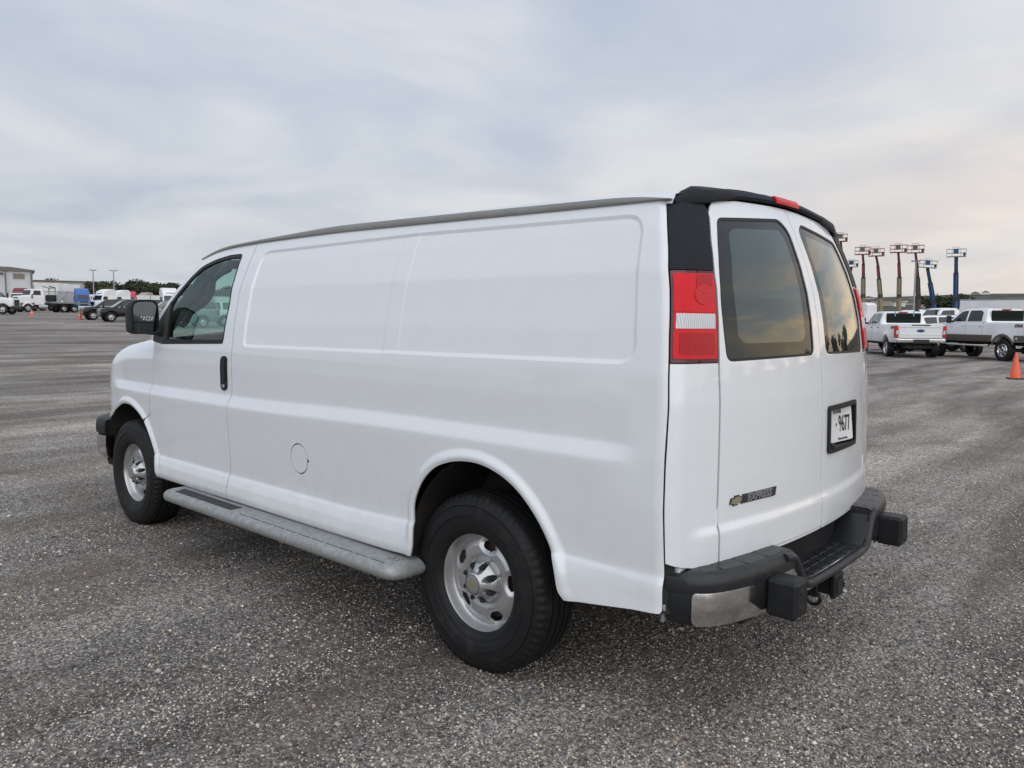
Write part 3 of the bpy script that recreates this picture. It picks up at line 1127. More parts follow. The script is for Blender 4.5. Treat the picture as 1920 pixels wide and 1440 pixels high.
# ------------------------------------------------------------------ rear: doors, corners, lamps
win_rear = rounded([(.590, 1.853), (.108, 1.893), (.052, 1.85), (.054, 1.70), (.062, 1.345), (.70, 1.337), (.708, 1.54), (.655, 1.72)], [.035, .055, .03, .0, .04, .035, .15, .10], 6)


def inset(poly, d):
    P = np.array(poly, float)
    a = np.roll(P, 1, 0)
    b = np.roll(P, -1, 0)
    t = b - a
    t /= np.linalg.norm(t, axis=1)[:, None] + 1e-9
    n = np.stack([-t[:, 1], t[:, 0]], 1)
    area = .5 * np.sum(P[:, 0] * np.roll(P[:, 1], -1) - np.roll(P[:, 0], -1) * P[:, 1])
    return P + n * d * (1 if area > 0 else -1)


def mirrored(poly, sg):
    return [(sg * p[0], p[1]) for p in poly]


frit_in = rounded([(.540, 1.80), (.500, 1.822), (.135, 1.846), (.112, 1.80), (.114, 1.70), (.128, 1.415), (.165, 1.402), (.580, 1.400), (.618, 1.425), (.610, 1.60)], .03, 5)
door_edge = [(float(np.interp(z, DOOR_V[:, 0], DOOR_V[:, 1])) - GAP, z) for z in np.linspace(.640, 1.85, 24)]
door_poly = ([(.0025, .642)] + [(.40, .640)] + door_edge + rounded([(.627, 1.862), (.585, 1.912), (.42, 1.932)], [.0, .03, 0], 5) + [(.141, 1.942), (.0025, 1.944)])
HOUS = rounded([(-.062, .928), (-.060, 1.129), (-.478, 1.128), (-.486, .922)], .022, 5)
for sg in (1, -1):
    pol = mirrored(door_poly, sg)
    hl = [mirrored(win_rear, sg)]
    if sg == -1:
        hl.append(inset(HOUS, .006))
    d_ = panel('rear_door', pol, rear_fn, 'van_paint', VAN, holes=hl, step=.03, fine=.010, thick=.008, out=(-1, 0, 0))
    panel('window_seal', mirrored(win_rear, sg), rear_fn, 'seal', d_, holes=[mirrored(inset(win_rear, .010), sg)], step=.03, thick=.010, out=(-1, 0, 0), off=-.003)
    panel('window_frit', mirrored(inset(win_rear, .009), sg), rear_fn, 'frit_glass', d_, holes=[mirrored(frit_in, sg)], step=.03, thick=0, out=(-1, 0, 0), off=-.0055)
    panel('window_glass', mirrored(frit_in, sg), rear_fn, 'rear_glass', d_, step=.04, thick=0, out=(-1, 0, 0), off=-.0055)
    # lower lip of the door skin
    panel('door_edge', mirrored([(.006, .6385), (.40, .6365), (.752, .6365), (.752, .6285), (.40, .6265), (.006, .6285)], sg), rear_fn, 'van_paint', d_, step=.03, thick=.012, out=(-1, 0, 0), off=-.004)
    for zz in (.80, 1.25):
        MB().tube([(float(u_rear(zz)) + KR * .57 + .004, sg * .757, zz - .03), (float(u_rear(zz)) + KR * .57 + .004, sg * .757, zz + .03)], .006, 8).build('hinge', 'van_paint', d_)
    if sg == 1:
        ldoor = d_
    else:
        rdoor = d_
panel('door_gap', [(-.03, .66), (-.03, 1.93), (.03, 1.93), (.03, .66)], rear_fn, 'seam_dark', VAN, step=.05, thick=0, out=(-1, 0, 0), off=-.010)
for sg in (1, -1):
    C0 = corner_fn(sg)
    oc_ = (-1, 0.6 * sg, 0)
    g = .0022
    e1 = QW - .002
    cp = panel('corner_panel', [(g, .640), (.10, .640), (.16, .652), (e1, .672), (e1, 1.336), (g, 1.334)], C0, 'van_paint', VAN, step=.025, fine=.010, out=oc_)
    tl = panel('tail_light', rounded([(g, 1.3365), (e1, 1.3405), (e1, 1.6465), (g, 1.6505)], .006, 3), C0, 'lens_frame', VAN, step=.03, thick=.012, out=oc_, off=.002)
    a, b = .014, .238
    panel('stop_lens', rounded([(a, 1.507), (b, 1.507), (b, 1.636), (a, 1.640)], .008, 3), C0, 'lens_red', tl, step=.02, thick=.005, out=oc_, off=.007)
    panel('reverse_lens', [(a + .008, 1.4520), (b - .012, 1.4520), (b - .012, 1.5020), (a + .008, 1.5020)], C0, 'lens_clear', tl, step=.02, thick=.005, out=oc_, off=.007)
    panel('lens_divider', [(a, 1.4508), (b, 1.4508), (b, 1.5068), (a, 1.5068)], C0, 'lens_red', tl, step=.02, thick=.004, out=oc_, off=.0058)
    panel('turn_lens', rounded([(a, 1.349), (b, 1.352), (b, 1.4505), (a, 1.4505)], .008, 3), C0, 'lens_red', tl, step=.02, thick=.005, out=oc_, off=.007)
    panel('turn_reflector', rounded([(a + .014, 1.364), (b - .03, 1.366), (b - .03, 1.438), (a + .014, 1.438)], .006, 3), C0, 'lens_deep', tl, step=.02, thick=.002, out=oc_, off=.0085)
    cc = [(.082 + .052 * math.cos(t_), 1.566 + .034 * math.sin(t_)) for t_ in np.linspace(0, 2 * math.pi, 32, endpoint=False)]
    panel('bulb_reflector', cc, C0, 'lens_sparkle', tl, step=.02, thick=.001, out=oc_, off=.0086)
    panel('bulb_shade', rounded([(.030, 1.596), (.125, 1.585), (.118, 1.634), (.022, 1.636)], .01, 3), C0, 'lens_deep', tl, step=.02, thick=.001, out=oc_, off=.0080)
    for zz in (1.342, 1.645):
        panel('lamp_screw', [(.10 + .006 * math.cos(t_), zz + .004 * math.sin(t_)) for t_ in np.linspace(0, 6.28, 10, endpoint=False)], C0, 'lug_dark', tl, step=.01, thick=.002, out=oc_, off=.004)
    panel('corner_cap', rounded([(g, 1.6525), (e1 + .002, 1.6495), (e1 + .004, 1.895), (.20, 1.918), (.14, 1.922), (.03, 1.90), (g, 1.86)], [0, 0, .02, .02, .03, .03, .01], 5), C0, 'cap_plastic', VAN, step=.02, fine=.010, thick=.02, out=oc_, off=.003)

# licence plate housing with plate, lamp and camera
hs = panel('plate_housing', HOUS, rear_fn, 'black_plastic', rdoor, holes=[inset(HOUS, .021)], step=.02, thick=.05, out=(-1, 0, 0), off=.010)
HI = inset(HOUS, .016)
panel('housing_floor', HI, rear_fn, 'black_plastic', rdoor, step=.03, thick=0, out=(-1, 0, 0), off=-.052)
mbh = MB()
lipo = [rear_fn(np.array([p[0]]), np.array([p[1]]))[0] for p in resample(inset(HOUS, .020), .03)]
mbh.strip([[p + np.array([-.008, 0, 0]) for p in lipo + lipo[:1]], [p + np.array([.053, 0, 0]) for p in lipo + lipo[:1]]])
mbh.build('housing_wall', 'black_plastic', rdoor)
pc = Vector((float(u_rear(1.03)) + KR * .07 + .024, -.272, 1.030))
ex = Vector((-.07, -1, 0)).normalized()
ez_ = Vector((-.98, .07, .10)).normalized()
ey = ez_.cross(ex)
Mp = frame(pc, ex, ey, ez_)
pm = MB()
pm.prism(rounded([(-.1525, -.076), (.1525, -.076), (.1525, .076), (-.1525, .076)], .012, 4), lambda a, b: Mp @ Vector((a, b, -.001)), lambda a, b: Mp @ Vector((a, b, .001)))
pl = pm.build('licence_plate', 'plate_white', rdoor)
text_mesh('plate_state', 'TEXAS', .030, 'ink', rdoor, Mp @ Matrix.Translation((.0, .058, .0016)), sx=.95, bold=.0006)
text_mesh('plate_number', '9677', .098, 'ink', rdoor, Mp @ Matrix.Translation((.070, -.002, .0016)), sx=.60, bold=.0010)
text_mesh('plate_motto', 'The Lone Star State', .014, 'ink', rdoor, Mp @ Matrix.Translation((.045, -.064, .0016)), sx=.85)
MB().prism([(-.008 * math.cos(k * math.pi / 5 + math.pi / 2) * (1 if k % 2 == 0 else .45) - .012, .010 * math.sin(k * math.pi / 5 + math.pi / 2) * (1 if k % 2 == 0 else .45)) for k in range(10)],
           lambda a, b: Mp @ Vector((a, b, .0011)), lambda a, b: Mp @ Vector((a, b, .0021))).build('plate_star', 'ink', rdoor)
MB().box(pc + Vector((-.006, -.03, .083)), (.03, .05, .010), bev=.003).build('plate_lamp', 'black_plastic', rdoor)
MB().box(Vector((float(u_rear(.95)) + .004, -.112, .956)), (.036, .034, .026), bev=.006).build('rear_camera', 'black_plastic', rdoor)

# maker's badge on the left-hand rear door
bc = Vector(rear_fn(np.array([.553]), np.array([.846]))[0])
bx_ = (Vector(rear_fn(np.array([.40]), np.array([.846]))[0]) - Vector(rear_fn(np.array([.70]), np.array([.846]))[0])).normalized()
bz_ = Vector((-1, -.14, 0)).normalized()
Mb = frame(bc, bx_, Vector((0, 0, 1)), bx_.cross(Vector((0, 0, 1))))
MB().prism([(-.075, -.0165), (.147, -.0165), (.155, .0165), (-.066, .0165)], lambda a, b: Mb @ Vector((a, b, -.008)), lambda a, b: Mb @ Vector((a, b, .0022))).build('name_badge', 'badge_dark', ldoor)
text_mesh('name_lettering', 'EXPRESS', .036, 'badge_metal', ldoor, Mb @ Matrix.Translation((.040, .000, .0032)), sx=1.16, shear=.22, bold=.0014, depth=.0014)
bow = [(-.028, -.011), (-.013, -.011), (-.013, -.018), (.012, -.018), (.012, -.011), (.030, -.011), (.036, .011), (.020, .011), (.020, .018), (-.005, .018), (-.005, .011), (-.022, .011)]
MB().prism([(a * 1.2 - .108, b * .98) for a, b in bow], lambda a, b: Mb @ Vector((a, b, -.008)), lambda a, b: Mb @ Vector((a, b, .0022))).build('emblem_rim', 'badge_dark', ldoor)
MB().prism([(a - .108, b * .70) for a, b in bow], lambda a, b: Mb @ Vector((a, b, 0)), lambda a, b: Mb @ Vector((a, b, .0042))).build('emblem', 'gold', ldoor)

# ------------------------------------------------------------------ roof, drip moulding, spoiler
rows = []
for u in np.linspace(-.825, 2.50, 46):
    ze = np.interp(u, [-.8, -.5, 1.2, 1.9, 2.3, 2.5], [1.918, 1.932, 1.960, 1.938, 1.905, 1.850])
    zc = np.interp(u, [-.8, -.4, .8, 1.8, 2.3, 2.5], [2.000, 2.025, 2.045, 2.022, 1.950, 1.872])
    we = float(w_plain(ze)) - .012
    wl_ = float(w_plain(ze - .035)) - .006
    rows.append([(u, -wl_, ze - .035)] + [(u, v * we, ze + (zc - ze) * (1 - abs(v) ** 2.4)) for v in np.linspace(-1, 1, 25)] + [(u, wl_, ze - .035)])
MB().strip(rows).build('roof', 'van_paint', VAN, angle=60)
for sg in (1, -1):
    us = np.concatenate([np.linspace(-.822, -.70, 10), np.linspace(-.67, 2.55, 90)])
    def sm(f):
        q = np.linspace(-.822, 2.55, 400)
        k_ = np.exp(-.5 * (np.arange(-36, 37) / 14.0) ** 2)
        y_ = np.pad(np.interp(q, us, f), 36, mode='reflect', reflect_type='odd')
        return np.interp(us, q, np.convolve(y_, k_ / k_.sum(), 'valid'))
    zb = np.interp(us, [-.822, -.74, -.38, .24, 1.15, 1.9, 2.317, 2.46, 2.55], [1.896, 1.896, 1.899, 1.909, 1.922, 1.917, 1.902, 1.878, 1.845])
    zt = np.interp(us, [-.822, -.75, -.37, .26, 1.18, 1.9, 2.33, 2.463, 2.55], [1.900, 1.924, 1.932, 1.946, 1.962, 1.938, 1.920, 1.899, 1.858])
    zb, zt = sm(zb), np.maximum(sm(zt), sm(zb) + .004)
    rg = []
    for u, a, b in zip(us, zb, zt):
        ring = []
        for th in np.linspace(0, 2 * math.pi, 12, endpoint=False):
            zz = (a + b) / 2 + (b - a) / 2 * math.sin(th)
            ring.append((u, sg * (float(w_plain(zz)) + .002 + .013 * math.cos(th) * (1 - .75 * float(ss(u, 2.2, 2.5)))), zz))
        rg.append(ring)
    MB().rings(rg).build('drip_moulding', 'drip_grey', VAN)

sp_top = np.array([(0, 1.987), (.16, 1.986), (.48, 1.970), (.66, 1.951), (.74, 1.930), (.79, 1.905)])
sp_bot = np.array([(0, 1.953), (.13, 1.952), (.41, 1.939), (.57, 1.912), (.62, 1.900), (.79, 1.885)])
rg = []
for v in np.linspace(-.79, .79, 61):
    zt, zb = np.interp(abs(v), sp_top[:, 0], sp_top[:, 1]), np.interp(abs(v), sp_bot[:, 0], sp_bot[:, 1])
    k = ss(abs(v), .60, .79)
    ue = float(u_rear(zb)) + KR * v * v
    lp = (1 - k)
    ex_ = 1 - float(ss(abs(v), .22, .80))
    rg.append([(ue + .012, v, zb - .002), (ue - .012 * lp, v, zb + .002), (ue - .016 * lp, v, zb + .35 * (zt - zb)), (ue - .010 * lp + .004, v, zt - .006), (ue + .012, v, zt + .002),
               (ue + .012 + .07 * ex_, v, zt + .009 * lp + .002), (ue + .015 + .16 * ex_, v, zt + .012 * lp + .002), (ue + .02 + .17 * ex_, v, zt - .006), (ue + .018 + .15 * ex_, v, zb)])
spo = MB().rings(rg).build('roof_spoiler', 'cap_plastic', VAN, angle=45)
rg = []
for v in np.linspace(-.115, .115, 9):
    ue = float(u_rear(1.955)) + KR * v * v
    rg.append([(ue - .021, v, 1.9585), (ue - .0225, v, 1.970), (ue - .012, v, 1.9865), (ue + .01, v, 1.985), (ue + .01, v, 1.96)])
MB().rings(rg).build('brake_light', 'lens_red', spo)

# ------------------------------------------------------------------ rear bumper
_bp = np.array(spline([(-.925, .966), (-.960, .958), (-1.005, .936), (-1.055, .89), (-1.095, .80), (-1.125, .68), (-1.145, .5), (-1.158, .25), (-1.162, 0)], 6))
_bp = np.concatenate([_bp, (_bp * (1, -1))[::-1][1:]])[::-1]       # runs from the right end to the left end
_bl = np.concatenate([[0], np.cumsum(np.linalg.norm(np.diff(_bp, axis=0), axis=1))])
_bl -= _bl[-1] / 2
BL = _bl[-1]


def bcurve(l):
    l = np.asarray(l, float)
    u, v = np.interp(l, _bl, _bp[:, 0]), np.interp(l, _bl, _bp[:, 1])
    e = .01
    du = np.interp(l + e, _bl, _bp[:, 0]) - np.interp(l - e, _bl, _bp[:, 0])
    dv = np.interp(l + e, _bl, _bp[:, 1]) - np.interp(l - e, _bl, _bp[:, 1])
    q = np.hypot(du, dv) + 1e-9
    return u, v, -dv / q, du / q       # point and outward normal


def bump_fn(l, z):
    u, v, nu, nv = bcurve(l)
    b = .014 * (1 - ((z - .535) / .075) ** 2) - .010
    return np.stack([u + nu * b, v + nv * b, z], -1)


l_of_v = lambda v: float(np.interp(v, _bp[:, 1], _bl))
BUM = empty('rear_bumper', parent=VAN)
lc = l_of_v(.935)
chrome = rounded([(-lc, .462), (-.35, .452), (.35, .452), (lc, .462), (lc, .578), (.43, .60), (.36, .492), (-.36, .492), (-.43, .60), (-lc, .578)], [.03, 0, 0, .03, .02, .005, .01, .01, .005, .02], 5)
panel('chrome_face', chrome, bump_fn, 'dull_chrome', BUM, step=.025, fine=.012, thick=.02, out=(-1, 0, 0))
for sg in (1, -1):
    q = [(sg * a, b) for a, b in ((lc - .012, .462), (BL - .004, .470), (BL - .004, .60), (lc - .012, .60))]
    panel('bumper_end', q, bump_fn, 'black_plastic', BUM, step=.03, thick=.05, out=(-.5, .5 * sg, 0), off=-.003)
    rg = []
    for l in np.linspace(.435, BL - .002, 34):
        u, v, nu, nv = (float(q) for q in bcurve(l))
        e = ss(l, BL - .12, BL) * .012
        sec = [(-.006, .575), (.004, .580), (.008, .604), (.002, .630), (-.016, .6435 - e), (-.045, .645 - e), (-.115, .6452 - e), (-.118, .61), (-.03, .585)]
        rg.append([(u + nu * a, sg * (v + nv * a), z) for a, z in sec])
    pad = MB().rings(rg).build('top_pad', 'bumper_pad', BUM, angle=50)
    # raised tread blocks
    for i, (l0, l1) in enumerate(((.47, .58), (.60, .71), (.73, .84), (.86, .93))):
        for a0, a1 in ((-.024, -.060), (-.067, -.104)):
            tb = []
            for l in np.linspace(l0, l1, 4):
                u, v, nu, nv = (float(q) for q in bcurve(l))
                tb.append([(u + nu * a, sg * (v + nv * a), z) for a, z in ((a0, .6440), (a0 - .002, .6458), (a1 + .002, .6461), (a1, .6440))])
            MB().rings(tb).build('tread_block', 'bumper_pad', BUM)
# the lowered step in the middle
uc = lambda v: float(bcurve(l_of_v(v))[0])
path = spline([(uc(.50) + .004, .505, .628), (uc(.45) + .000, .455, .622), (uc(.41), .415, .585), (uc(.37) - .002, .372, .520), (uc(.34) - .004, .330, .494), (uc(.25) - .005, .26, .489), (uc(0) - .006, 0, .488)], 5)
path = [tuple(p) for p in path] + [(p[0], -p[1], p[2]) for p in path[::-1][1:]]
MB().tube(path, .0165, 12).build('step_lip', 'bumper_pad', BUM)
st_ = MB()
rows = []
for v in np.linspace(-.40, .40, 17):
    zz = .493 + max(0, abs(v) - .335) * 1.5
    rows.append([(uc(v) - .004, v, zz), (uc(v) + .03, v, zz + .004), (-1.015, v, zz + .004)])
st_.strip(rows).build('step_plate', 'bumper_pad', BUM)
for i in range(7):
    v = -.27 + i * .09
    for uu in (-1.125, -1.085, -1.048):
        MB().box((uu, v, .4985), (.028, .070, .006), bev=.002).build('step_tread', 'bumper_pad', BUM)
MB().strip([[(-1.014, v, .49), (-1.008, v, .60), (-1.005, v, .675)] for v in np.linspace(-.52, .52, 9)]).build('step_back', 'black_plastic', BUM)
for sg in (1, -1):
    MB().strip([[(uc(.44) + .006, sg * .452, .628), (-1.010, sg * .452, .640)], [(uc(.42) + .004, sg * .432, .61), (-1.012, sg * .432, .615)], [(uc(.38), sg * .386, .545), (-1.013, sg * .386, .55)], [(uc(.35), sg * .352, .500), (-1.014, sg * .352, .500)]]).build('step_side', 'bumper_pad', BUM)
    # protruding guards
    gm = MB()
    gm.box((-1.190, sg * .600, .5255), (.112, .104, .134), bev=.012)
    gd = gm.build('bumper_guard', 'black_plastic', BUM, angle=25)
    for zz in (.498, .555):
        MB().lathe([(0, -.0015), (.0135, -.0015), (.0150, .0015)], c=(-1.2463, sg * .605, zz), axis='x', n=18).build('guard_socket', 'ink', BUM)
    panel('guard_base', [(sg * l_of_v(a), b) for a, b in ((.540, .462), (.540, .600), (.665, .597), (.700, .580), (.712, .535), (.665, .480))], bump_fn, 'black_plastic', BUM, step=.03, thick=.01, out=(-1, 0, 0), off=.004)
# tow hitch
hm = MB()
hm.box((-1.06, 0, .405), (.20, .076, .076), bev=.006)
hm.box((-1.155, 0, .405), (.022, .098, .098), bev=.006)
hm.box((-.98, 0, .385), (.06, 1.10, .06), bev=.008)
hm.build('tow_hitch', 'black_plastic', BUM)
MB().box((-1.1672, 0, .405), (.004, .054, .054)).build('hitch_socket', 'ink', BUM)
for sg in (1, -1):
    MB().tube([(-1.11 + .028 * math.cos(a), sg * .13, .375 + .028 * math.sin(a)) for a in np.linspace(0, 2 * math.pi, 16, endpoint=False)], .007, 8, closed=True).build('chain_loop', 'black_plastic', BUM)
    MB().box((-1.06, sg * .13, .405), (.13, .014, .05), bev=.003).build('chain_plate', 'black_plastic', BUM)
    MB().box((-.97, sg * .60, .46), (.20, .05, .10), bev=.008).build('bumper_bracket', 'underbody', BUM)
    # pale inner quarter seen between body side and bumper end, with its clip
    MB().box((-.915, sg * .955, .545), (.012, .03, .16), bev=.003).build('quarter_flange', 'drip_grey', VAN)
    MB().box((-.925, sg * .974, .520), (.014, .010, .022), bev=.002).build('flange_clip', 'cap_silver', VAN)
    MB().box((-.93, sg * .90, .640), (.05, .06, .02), bev=.003).build('body_lug', 'van_paint', VAN)

# ------------------------------------------------------------------ side steps
for sg in (1, -1):
    u0, u1, v0, v1 = .285, 2.555, .955, 1.148

    def ring(ins, z):
        a, b, c, d = u0 + ins, u1 - ins, v0 + min(ins, .01), v1 - ins
        P = rounded([(a, c), (b, c), (b, d), (a, d)], [.012, .012, .088 - ins * .6, .088 - ins * .6], 9)
        return [(p[0], sg * p[1], z) for p in P]
    RBD = MB().rings([ring(.030, .352), (ring(.010, .358)), ring(.001, .372), ring(.000, .388), ring(.006, .404), ring(.016, .414), ring(.030, .419), ring(.050, .4195)]).build('running_board', 'galvanised', VAN, angle=60)
    MB().box(((2.44 + 1.74) / 2, sg * 1.050, .4205), (.70, .030, .003), bev=.001).build('grip_strip', 'grip_tape', RBD)
    MB().box(((2.42 + 1.74) / 2, sg * 1.088, .4205), (.68, .036, .003), bev=.001).build('grip_strip', 'grip_tape', RBD)
    for k in range(11):
        MB().box((1.58 - k * .115, sg * 1.113, .4197), (.098, .0035, .0016)).build('tread_groove', 'grip_tape', RBD)
    for k in range(8):
        MB().box((.36 + .017 * (k % 4) + .006 * (k // 4), sg * (1.03 + .02 * (k // 4) + .006 * (k % 3)), .4200), (.012, .005, .0012), rot=Matrix.Rotation(.5 * k, 3, 'Z')).build('drain_slot', 'grip_tape', RBD)
    for uu in (.55, 1.35, 2.30):
        MB().box((uu, sg * .90, .385), (.055, .16, .04), bev=.006).build('step_bracket', 'underbody', RBD)

# ------------------------------------------------------------------ wheels


def make_wheel(cx, cy, sgn, rot=0.0):
    W_ = empty('wheel', (cx, cy, .374), parent=VAN)
    rt, wd = .384, .124            # tyre radius and half width
    h = lambda q: q * sgn
    prof = [(.205, -.095), (.222, -.108), (.26, -.119), (.31, -.122), (.345, -.114), (.368, -.100)]
    # tread with five grooves
    for k in range(-5, 6):
        y = k * .0185
        top = rt - .010 * (abs(y) / .095) ** 2
        if k in (-3, -1, 1, 3):
            prof += [(top, y - .0045), (top - .008, y - .0035), (top - .008, y + .0035), (top, y + .0045)]
        else:
            prof += [(top, y)]
    prof += [(.368, .100), (.357, .108), (.345, .114), (.334, .1175), (.332, .1150), (.329, .1150), (.327, .1195), (.31, .1225), (.288, .1240), (.286, .1205), (.283, .1205), (.281, .1225), (.26, .1195), (.247, .1165), (.245, .1140), (.242, .1140), (.228, .110), (.214, .100), (.206, .092)]

    def disp(r, y, th, j):
        if .085 < abs(y) < .112 and r > .34:
            k = (th * 64 / (2 * math.pi)) % 1.0
            if k < .28:
                r -= .0075
        return r, h(y)
    ty = MB().lathe(prof, n=256, disp=disp)
    # the loaded tyre flattens and bulges slightly where it stands
    ty.v = [(x, y + math.copysign(.008, y) * max(0.0, -z - .20) / .18, max(z, -.3735)) for x, y, z in ty.v]
    ty.build('tyre', 'tyre', W_, angle=38)
    # steel rim: dished disc with five oval openings, as a polar sheet
    nr, na = 30, 200
    rad = np.linspace(.075, .222, nr)
    hz = np.interp(rad, [.075, .098, .115, .150, .172, .188, .196, .203, .210, .216, .219, .222],
                   [.052, .054, .060, .061, .051, .042, .046, .074, .094, .100, .098, .090])
    vs, idx = [], {}
    fs = []
    hc = [rot + k * 2 * math.pi / 5 for k in range(5)]

    def hole(r, th):
        best = 9
        for c in hc:
            d = (th - c + math.pi) % (2 * math.pi) - math.pi
            best = min(best, math.hypot((r - .156) / .0215, d * .156 / .034))
        return best
    mb = MB()
    for i in range(nr):
        for k in range(na):
            th = 2 * math.pi * k / na
            q = hole(rad[i], th)
            bul = -.012 * max(0.0, 1 - abs(q - 1) / .55) if q < 1.55 else 0.0
            mb.v.append((rad[i] * math.cos(th), h(hz[i] + bul), rad[i] * math.sin(th)))
    for i in range(nr - 1):
        for k in range(na):
            th = 2 * math.pi * (k + .5) / na
            if hole(.5 * (rad[i] + rad[i + 1]), th) < 1:
                continue
            k2 = (k + 1) % na
            mb.f.append((i * na + k, i * na + k2, (i + 1) * na + k2, (i + 1) * na + k))
    mb.build('rim', 'rim_silver', W_, angle=60)
    MB().lathe([(.222, h(.090)), (.218, h(.03)), (.200, h(-.06)), (.198, h(-.09))], n=64).build('rim_barrel', 'rim_silver', W_)
    MB().lathe([(0, h(.01)), (.165, h(.008)), (.168, h(-.03)), (.10, h(-.05))], n=48).build('brake_disc', 'brake_rust', W_)
    # centre cap with eight pockets for the lug nuts
    cap = MB()
    n = 160
    pr = [(.0, .124), (.030, .124), (.041, .1225), (.047, .118), (.053, .108), (.067, .098), (.080, .088), (.091, .072), (.097, .058), (.099, .044)]
    lug = [rot + .2 + k * math.pi / 4 for k in range(8)]

    def cd(r, y, th, j):
        d = min(abs((th - c + math.pi) % (2 * math.pi) - math.pi) for c in lug)
        if r > .046:
            w_ = math.hypot((r - .074) / .021, d * r / .0125)
            if w_ < 1.25:
                y -= .026 * (1 - ss(w_, .80, 1.2))
        return r, h(y)
    cap.lathe([(max(a, 1e-4), b) for a, b in np.array([(np.interp(t, np.linspace(0, 1, len(pr)), [p[0] for p in pr]), np.interp(t, np.linspace(0, 1, len(pr)), [p[1] for p in pr])) for t in np.linspace(0, 1, 40)])], n=n, disp=cd)
    cap.build('hub_cap', 'cap_silver', W_, angle=50)
    for c in lug:
        x, z = .0755 * math.cos(c), .0755 * math.sin(c)
        MB().lathe([(.0001, h(.103)), (.006, h(.102)), (.0105, h(.095)), (.0108, h(.045))], c=(x, 0, z), n=12).build('lug_nut', 'lug_dark', W_)
    MB().lathe([(.0392, h(.1237)), (.0405, h(.1247)), (.0418, h(.1233))], n=48).build('emblem_ring', 'lug_dark', W_)
    bw = [(-.027, -.0085), (-.0105, -.0085), (-.0105, -.0135), (.0095, -.0135), (.0095, -.0085), (.024, -.0085), (.028, .0085), (.0115, .0085), (.0115, .0135), (-.0085, .0135), (-.0085, .0085), (-.023, .0085)]
    co, si = math.cos(.12), math.sin(.12)
    MB().prism([(a * co - b * si, a * si + b * co) for a, b in bw], lambda a, b: (-sgn * a, h(.1235), b), lambda a, b: (-sgn * a, h(.1255), b)).build('emblem', 'gold', W_)
    return W_


for sg in (1, -1):
    make_wheel(0.0, sg * .832, sg, rot=1.75)
    make_wheel(3.429, sg * .845, sg, rot=1.85)

# ------------------------------------------------------------------ wheel wells, underbody
for sg in (1, -1):
    for cx, r_ in ((-.08, .47), (3.40, .49)):
        m_ = MB()
        rw = []
        for a in np.linspace(math.pi * 1.02, -math.pi * .02, 20):
            x, z = cx + r_ * math.cos(a), .44 + .50 * math.sin(a) * (r_ / .49)
            rw.append([(x, sg * .955, z), (x, sg * .55, z)])
        m_.strip(rw)
        m_.add([(cx - r_, sg * .56, .42), (cx + r_, sg * .56, .42), (cx + r_, sg * .56, .96), (cx - r_, sg * .56, .96)], [(0, 1, 2, 3)])
        m_.build('wheel_well', 'underbody', VAN)
    MB().box((1.6, sg * .42, .43), (5.0, .09, .13), bev=.01).build('frame_rail', 'underbody', VAN)
    MB().tube([(-.70, sg * .50, .48), (-.35, sg * .50, .38), (0, sg * .50, .34), (.35, sg * .50, .38), (.75, sg * .50, .48)], .028, 8).build('leaf_spring', 'underbody', VAN)
    MB().tube([(-.12, sg * .56, .36), (.05, sg * .50, .80)], .03, 10).build('shock_absorber', 'underbody', VAN)
MB().box((1.55, 0, .57), (4.7, 1.08, .05)).build('floor_pan', 'underbody', VAN)
MB().box((1.63, 0, .56), (2.2, 1.86, .05)).build('cabin_floor', 'underbody', VAN)
MB().box((-.76, 0, .60), (.36, 1.70, .06)).build('rear_floor', 'underbody', VAN)
MB().tube([(0, -.72, .374), (0, .72, .374)], .05, 14).build('rear_axle', 'underbody', VAN)
MB().lathe([(.001, -.13), (.08, -.11), (.13, -.04), (.13, .04), (.08, .11), (.001, .13)], c=(0, .05, .374), axis='y', n=24).build('differential', 'underbody', VAN)
MB().tube([(3.429, -.74, .36), (3.429, .74, .36)], .045, 12).build('front_axle', 'underbody', VAN)
MB().box((1.25, -.05, .42), (1.3, .62, .22), bev=.03).build('fuel_tank', 'underbody', VAN)
MB().tube([(2.9, -.55, .36), (1.0, -.60, .36), (-.5, -.62, .40), (-.95, -.70, .42)], .032, 12).build('exhaust_pipe', 'brake_rust', VAN)
MB().box((2.72, .60, .44), (.12, .5, .14), bev=.01).build('crossmember', 'underbody', VAN)

# ------------------------------------------------------------------ front end
rows = []
for u in np.linspace(3.0, 4.10, 20):
    zt = zt_line(u)
    ve = float(side_v(np.array([u]), np.array([zt - .004]), True)[0])
    rows.append([(u, v * ve, zt - .004 + (.055 * (1 - abs(v) ** 2.2)) * (1 - ss(u, 3.8, 4.3) * .5)) for v in np.linspace(-1, 1, 21)])
MB().strip(rows).build('hood', 'van_paint', VAN, angle=60)
rows = []
for z in np.linspace(.72, zt_line(4.10) - .004, 10):
    ve = float(side_v(np.array([4.10]), np.array([z]), True)[0])
    rows.append([(4.10 + .22 * (1 - abs(v) ** 2.6), v * ve, z + (.055 * (1 - abs(v) ** 2.2) if z > 1.1 else 0)) for v in np.linspace(-1, 1, 25)])
MB().strip(rows).build('front_fascia', 'van_paint', VAN, angle=60)
MB().box((4.30, 0, .90), (.06, .92, .26), bev=.02).build('grille', 'black_plastic', VAN)
for sg in (1, -1):
    MB().box((4.20, sg * .56, .905), (.20, .30, .20), bev=.03).build('headlight', 'lens_clear', VAN)
    MB().box((4.085, sg * .792, .83), (.12, .055, .20), rot=Matrix.Rotation(-sg * .45, 3, 'Z'), bev=.012).build('marker_lamp', 'lens_frame', VAN)
fb = np.array(spline([(3.86, .962), (3.95, .968), (4.05, .955), (4.16, .90), (4.29, .78), (4.40, .58), (4.46, .3), (4.48, 0)], 6))
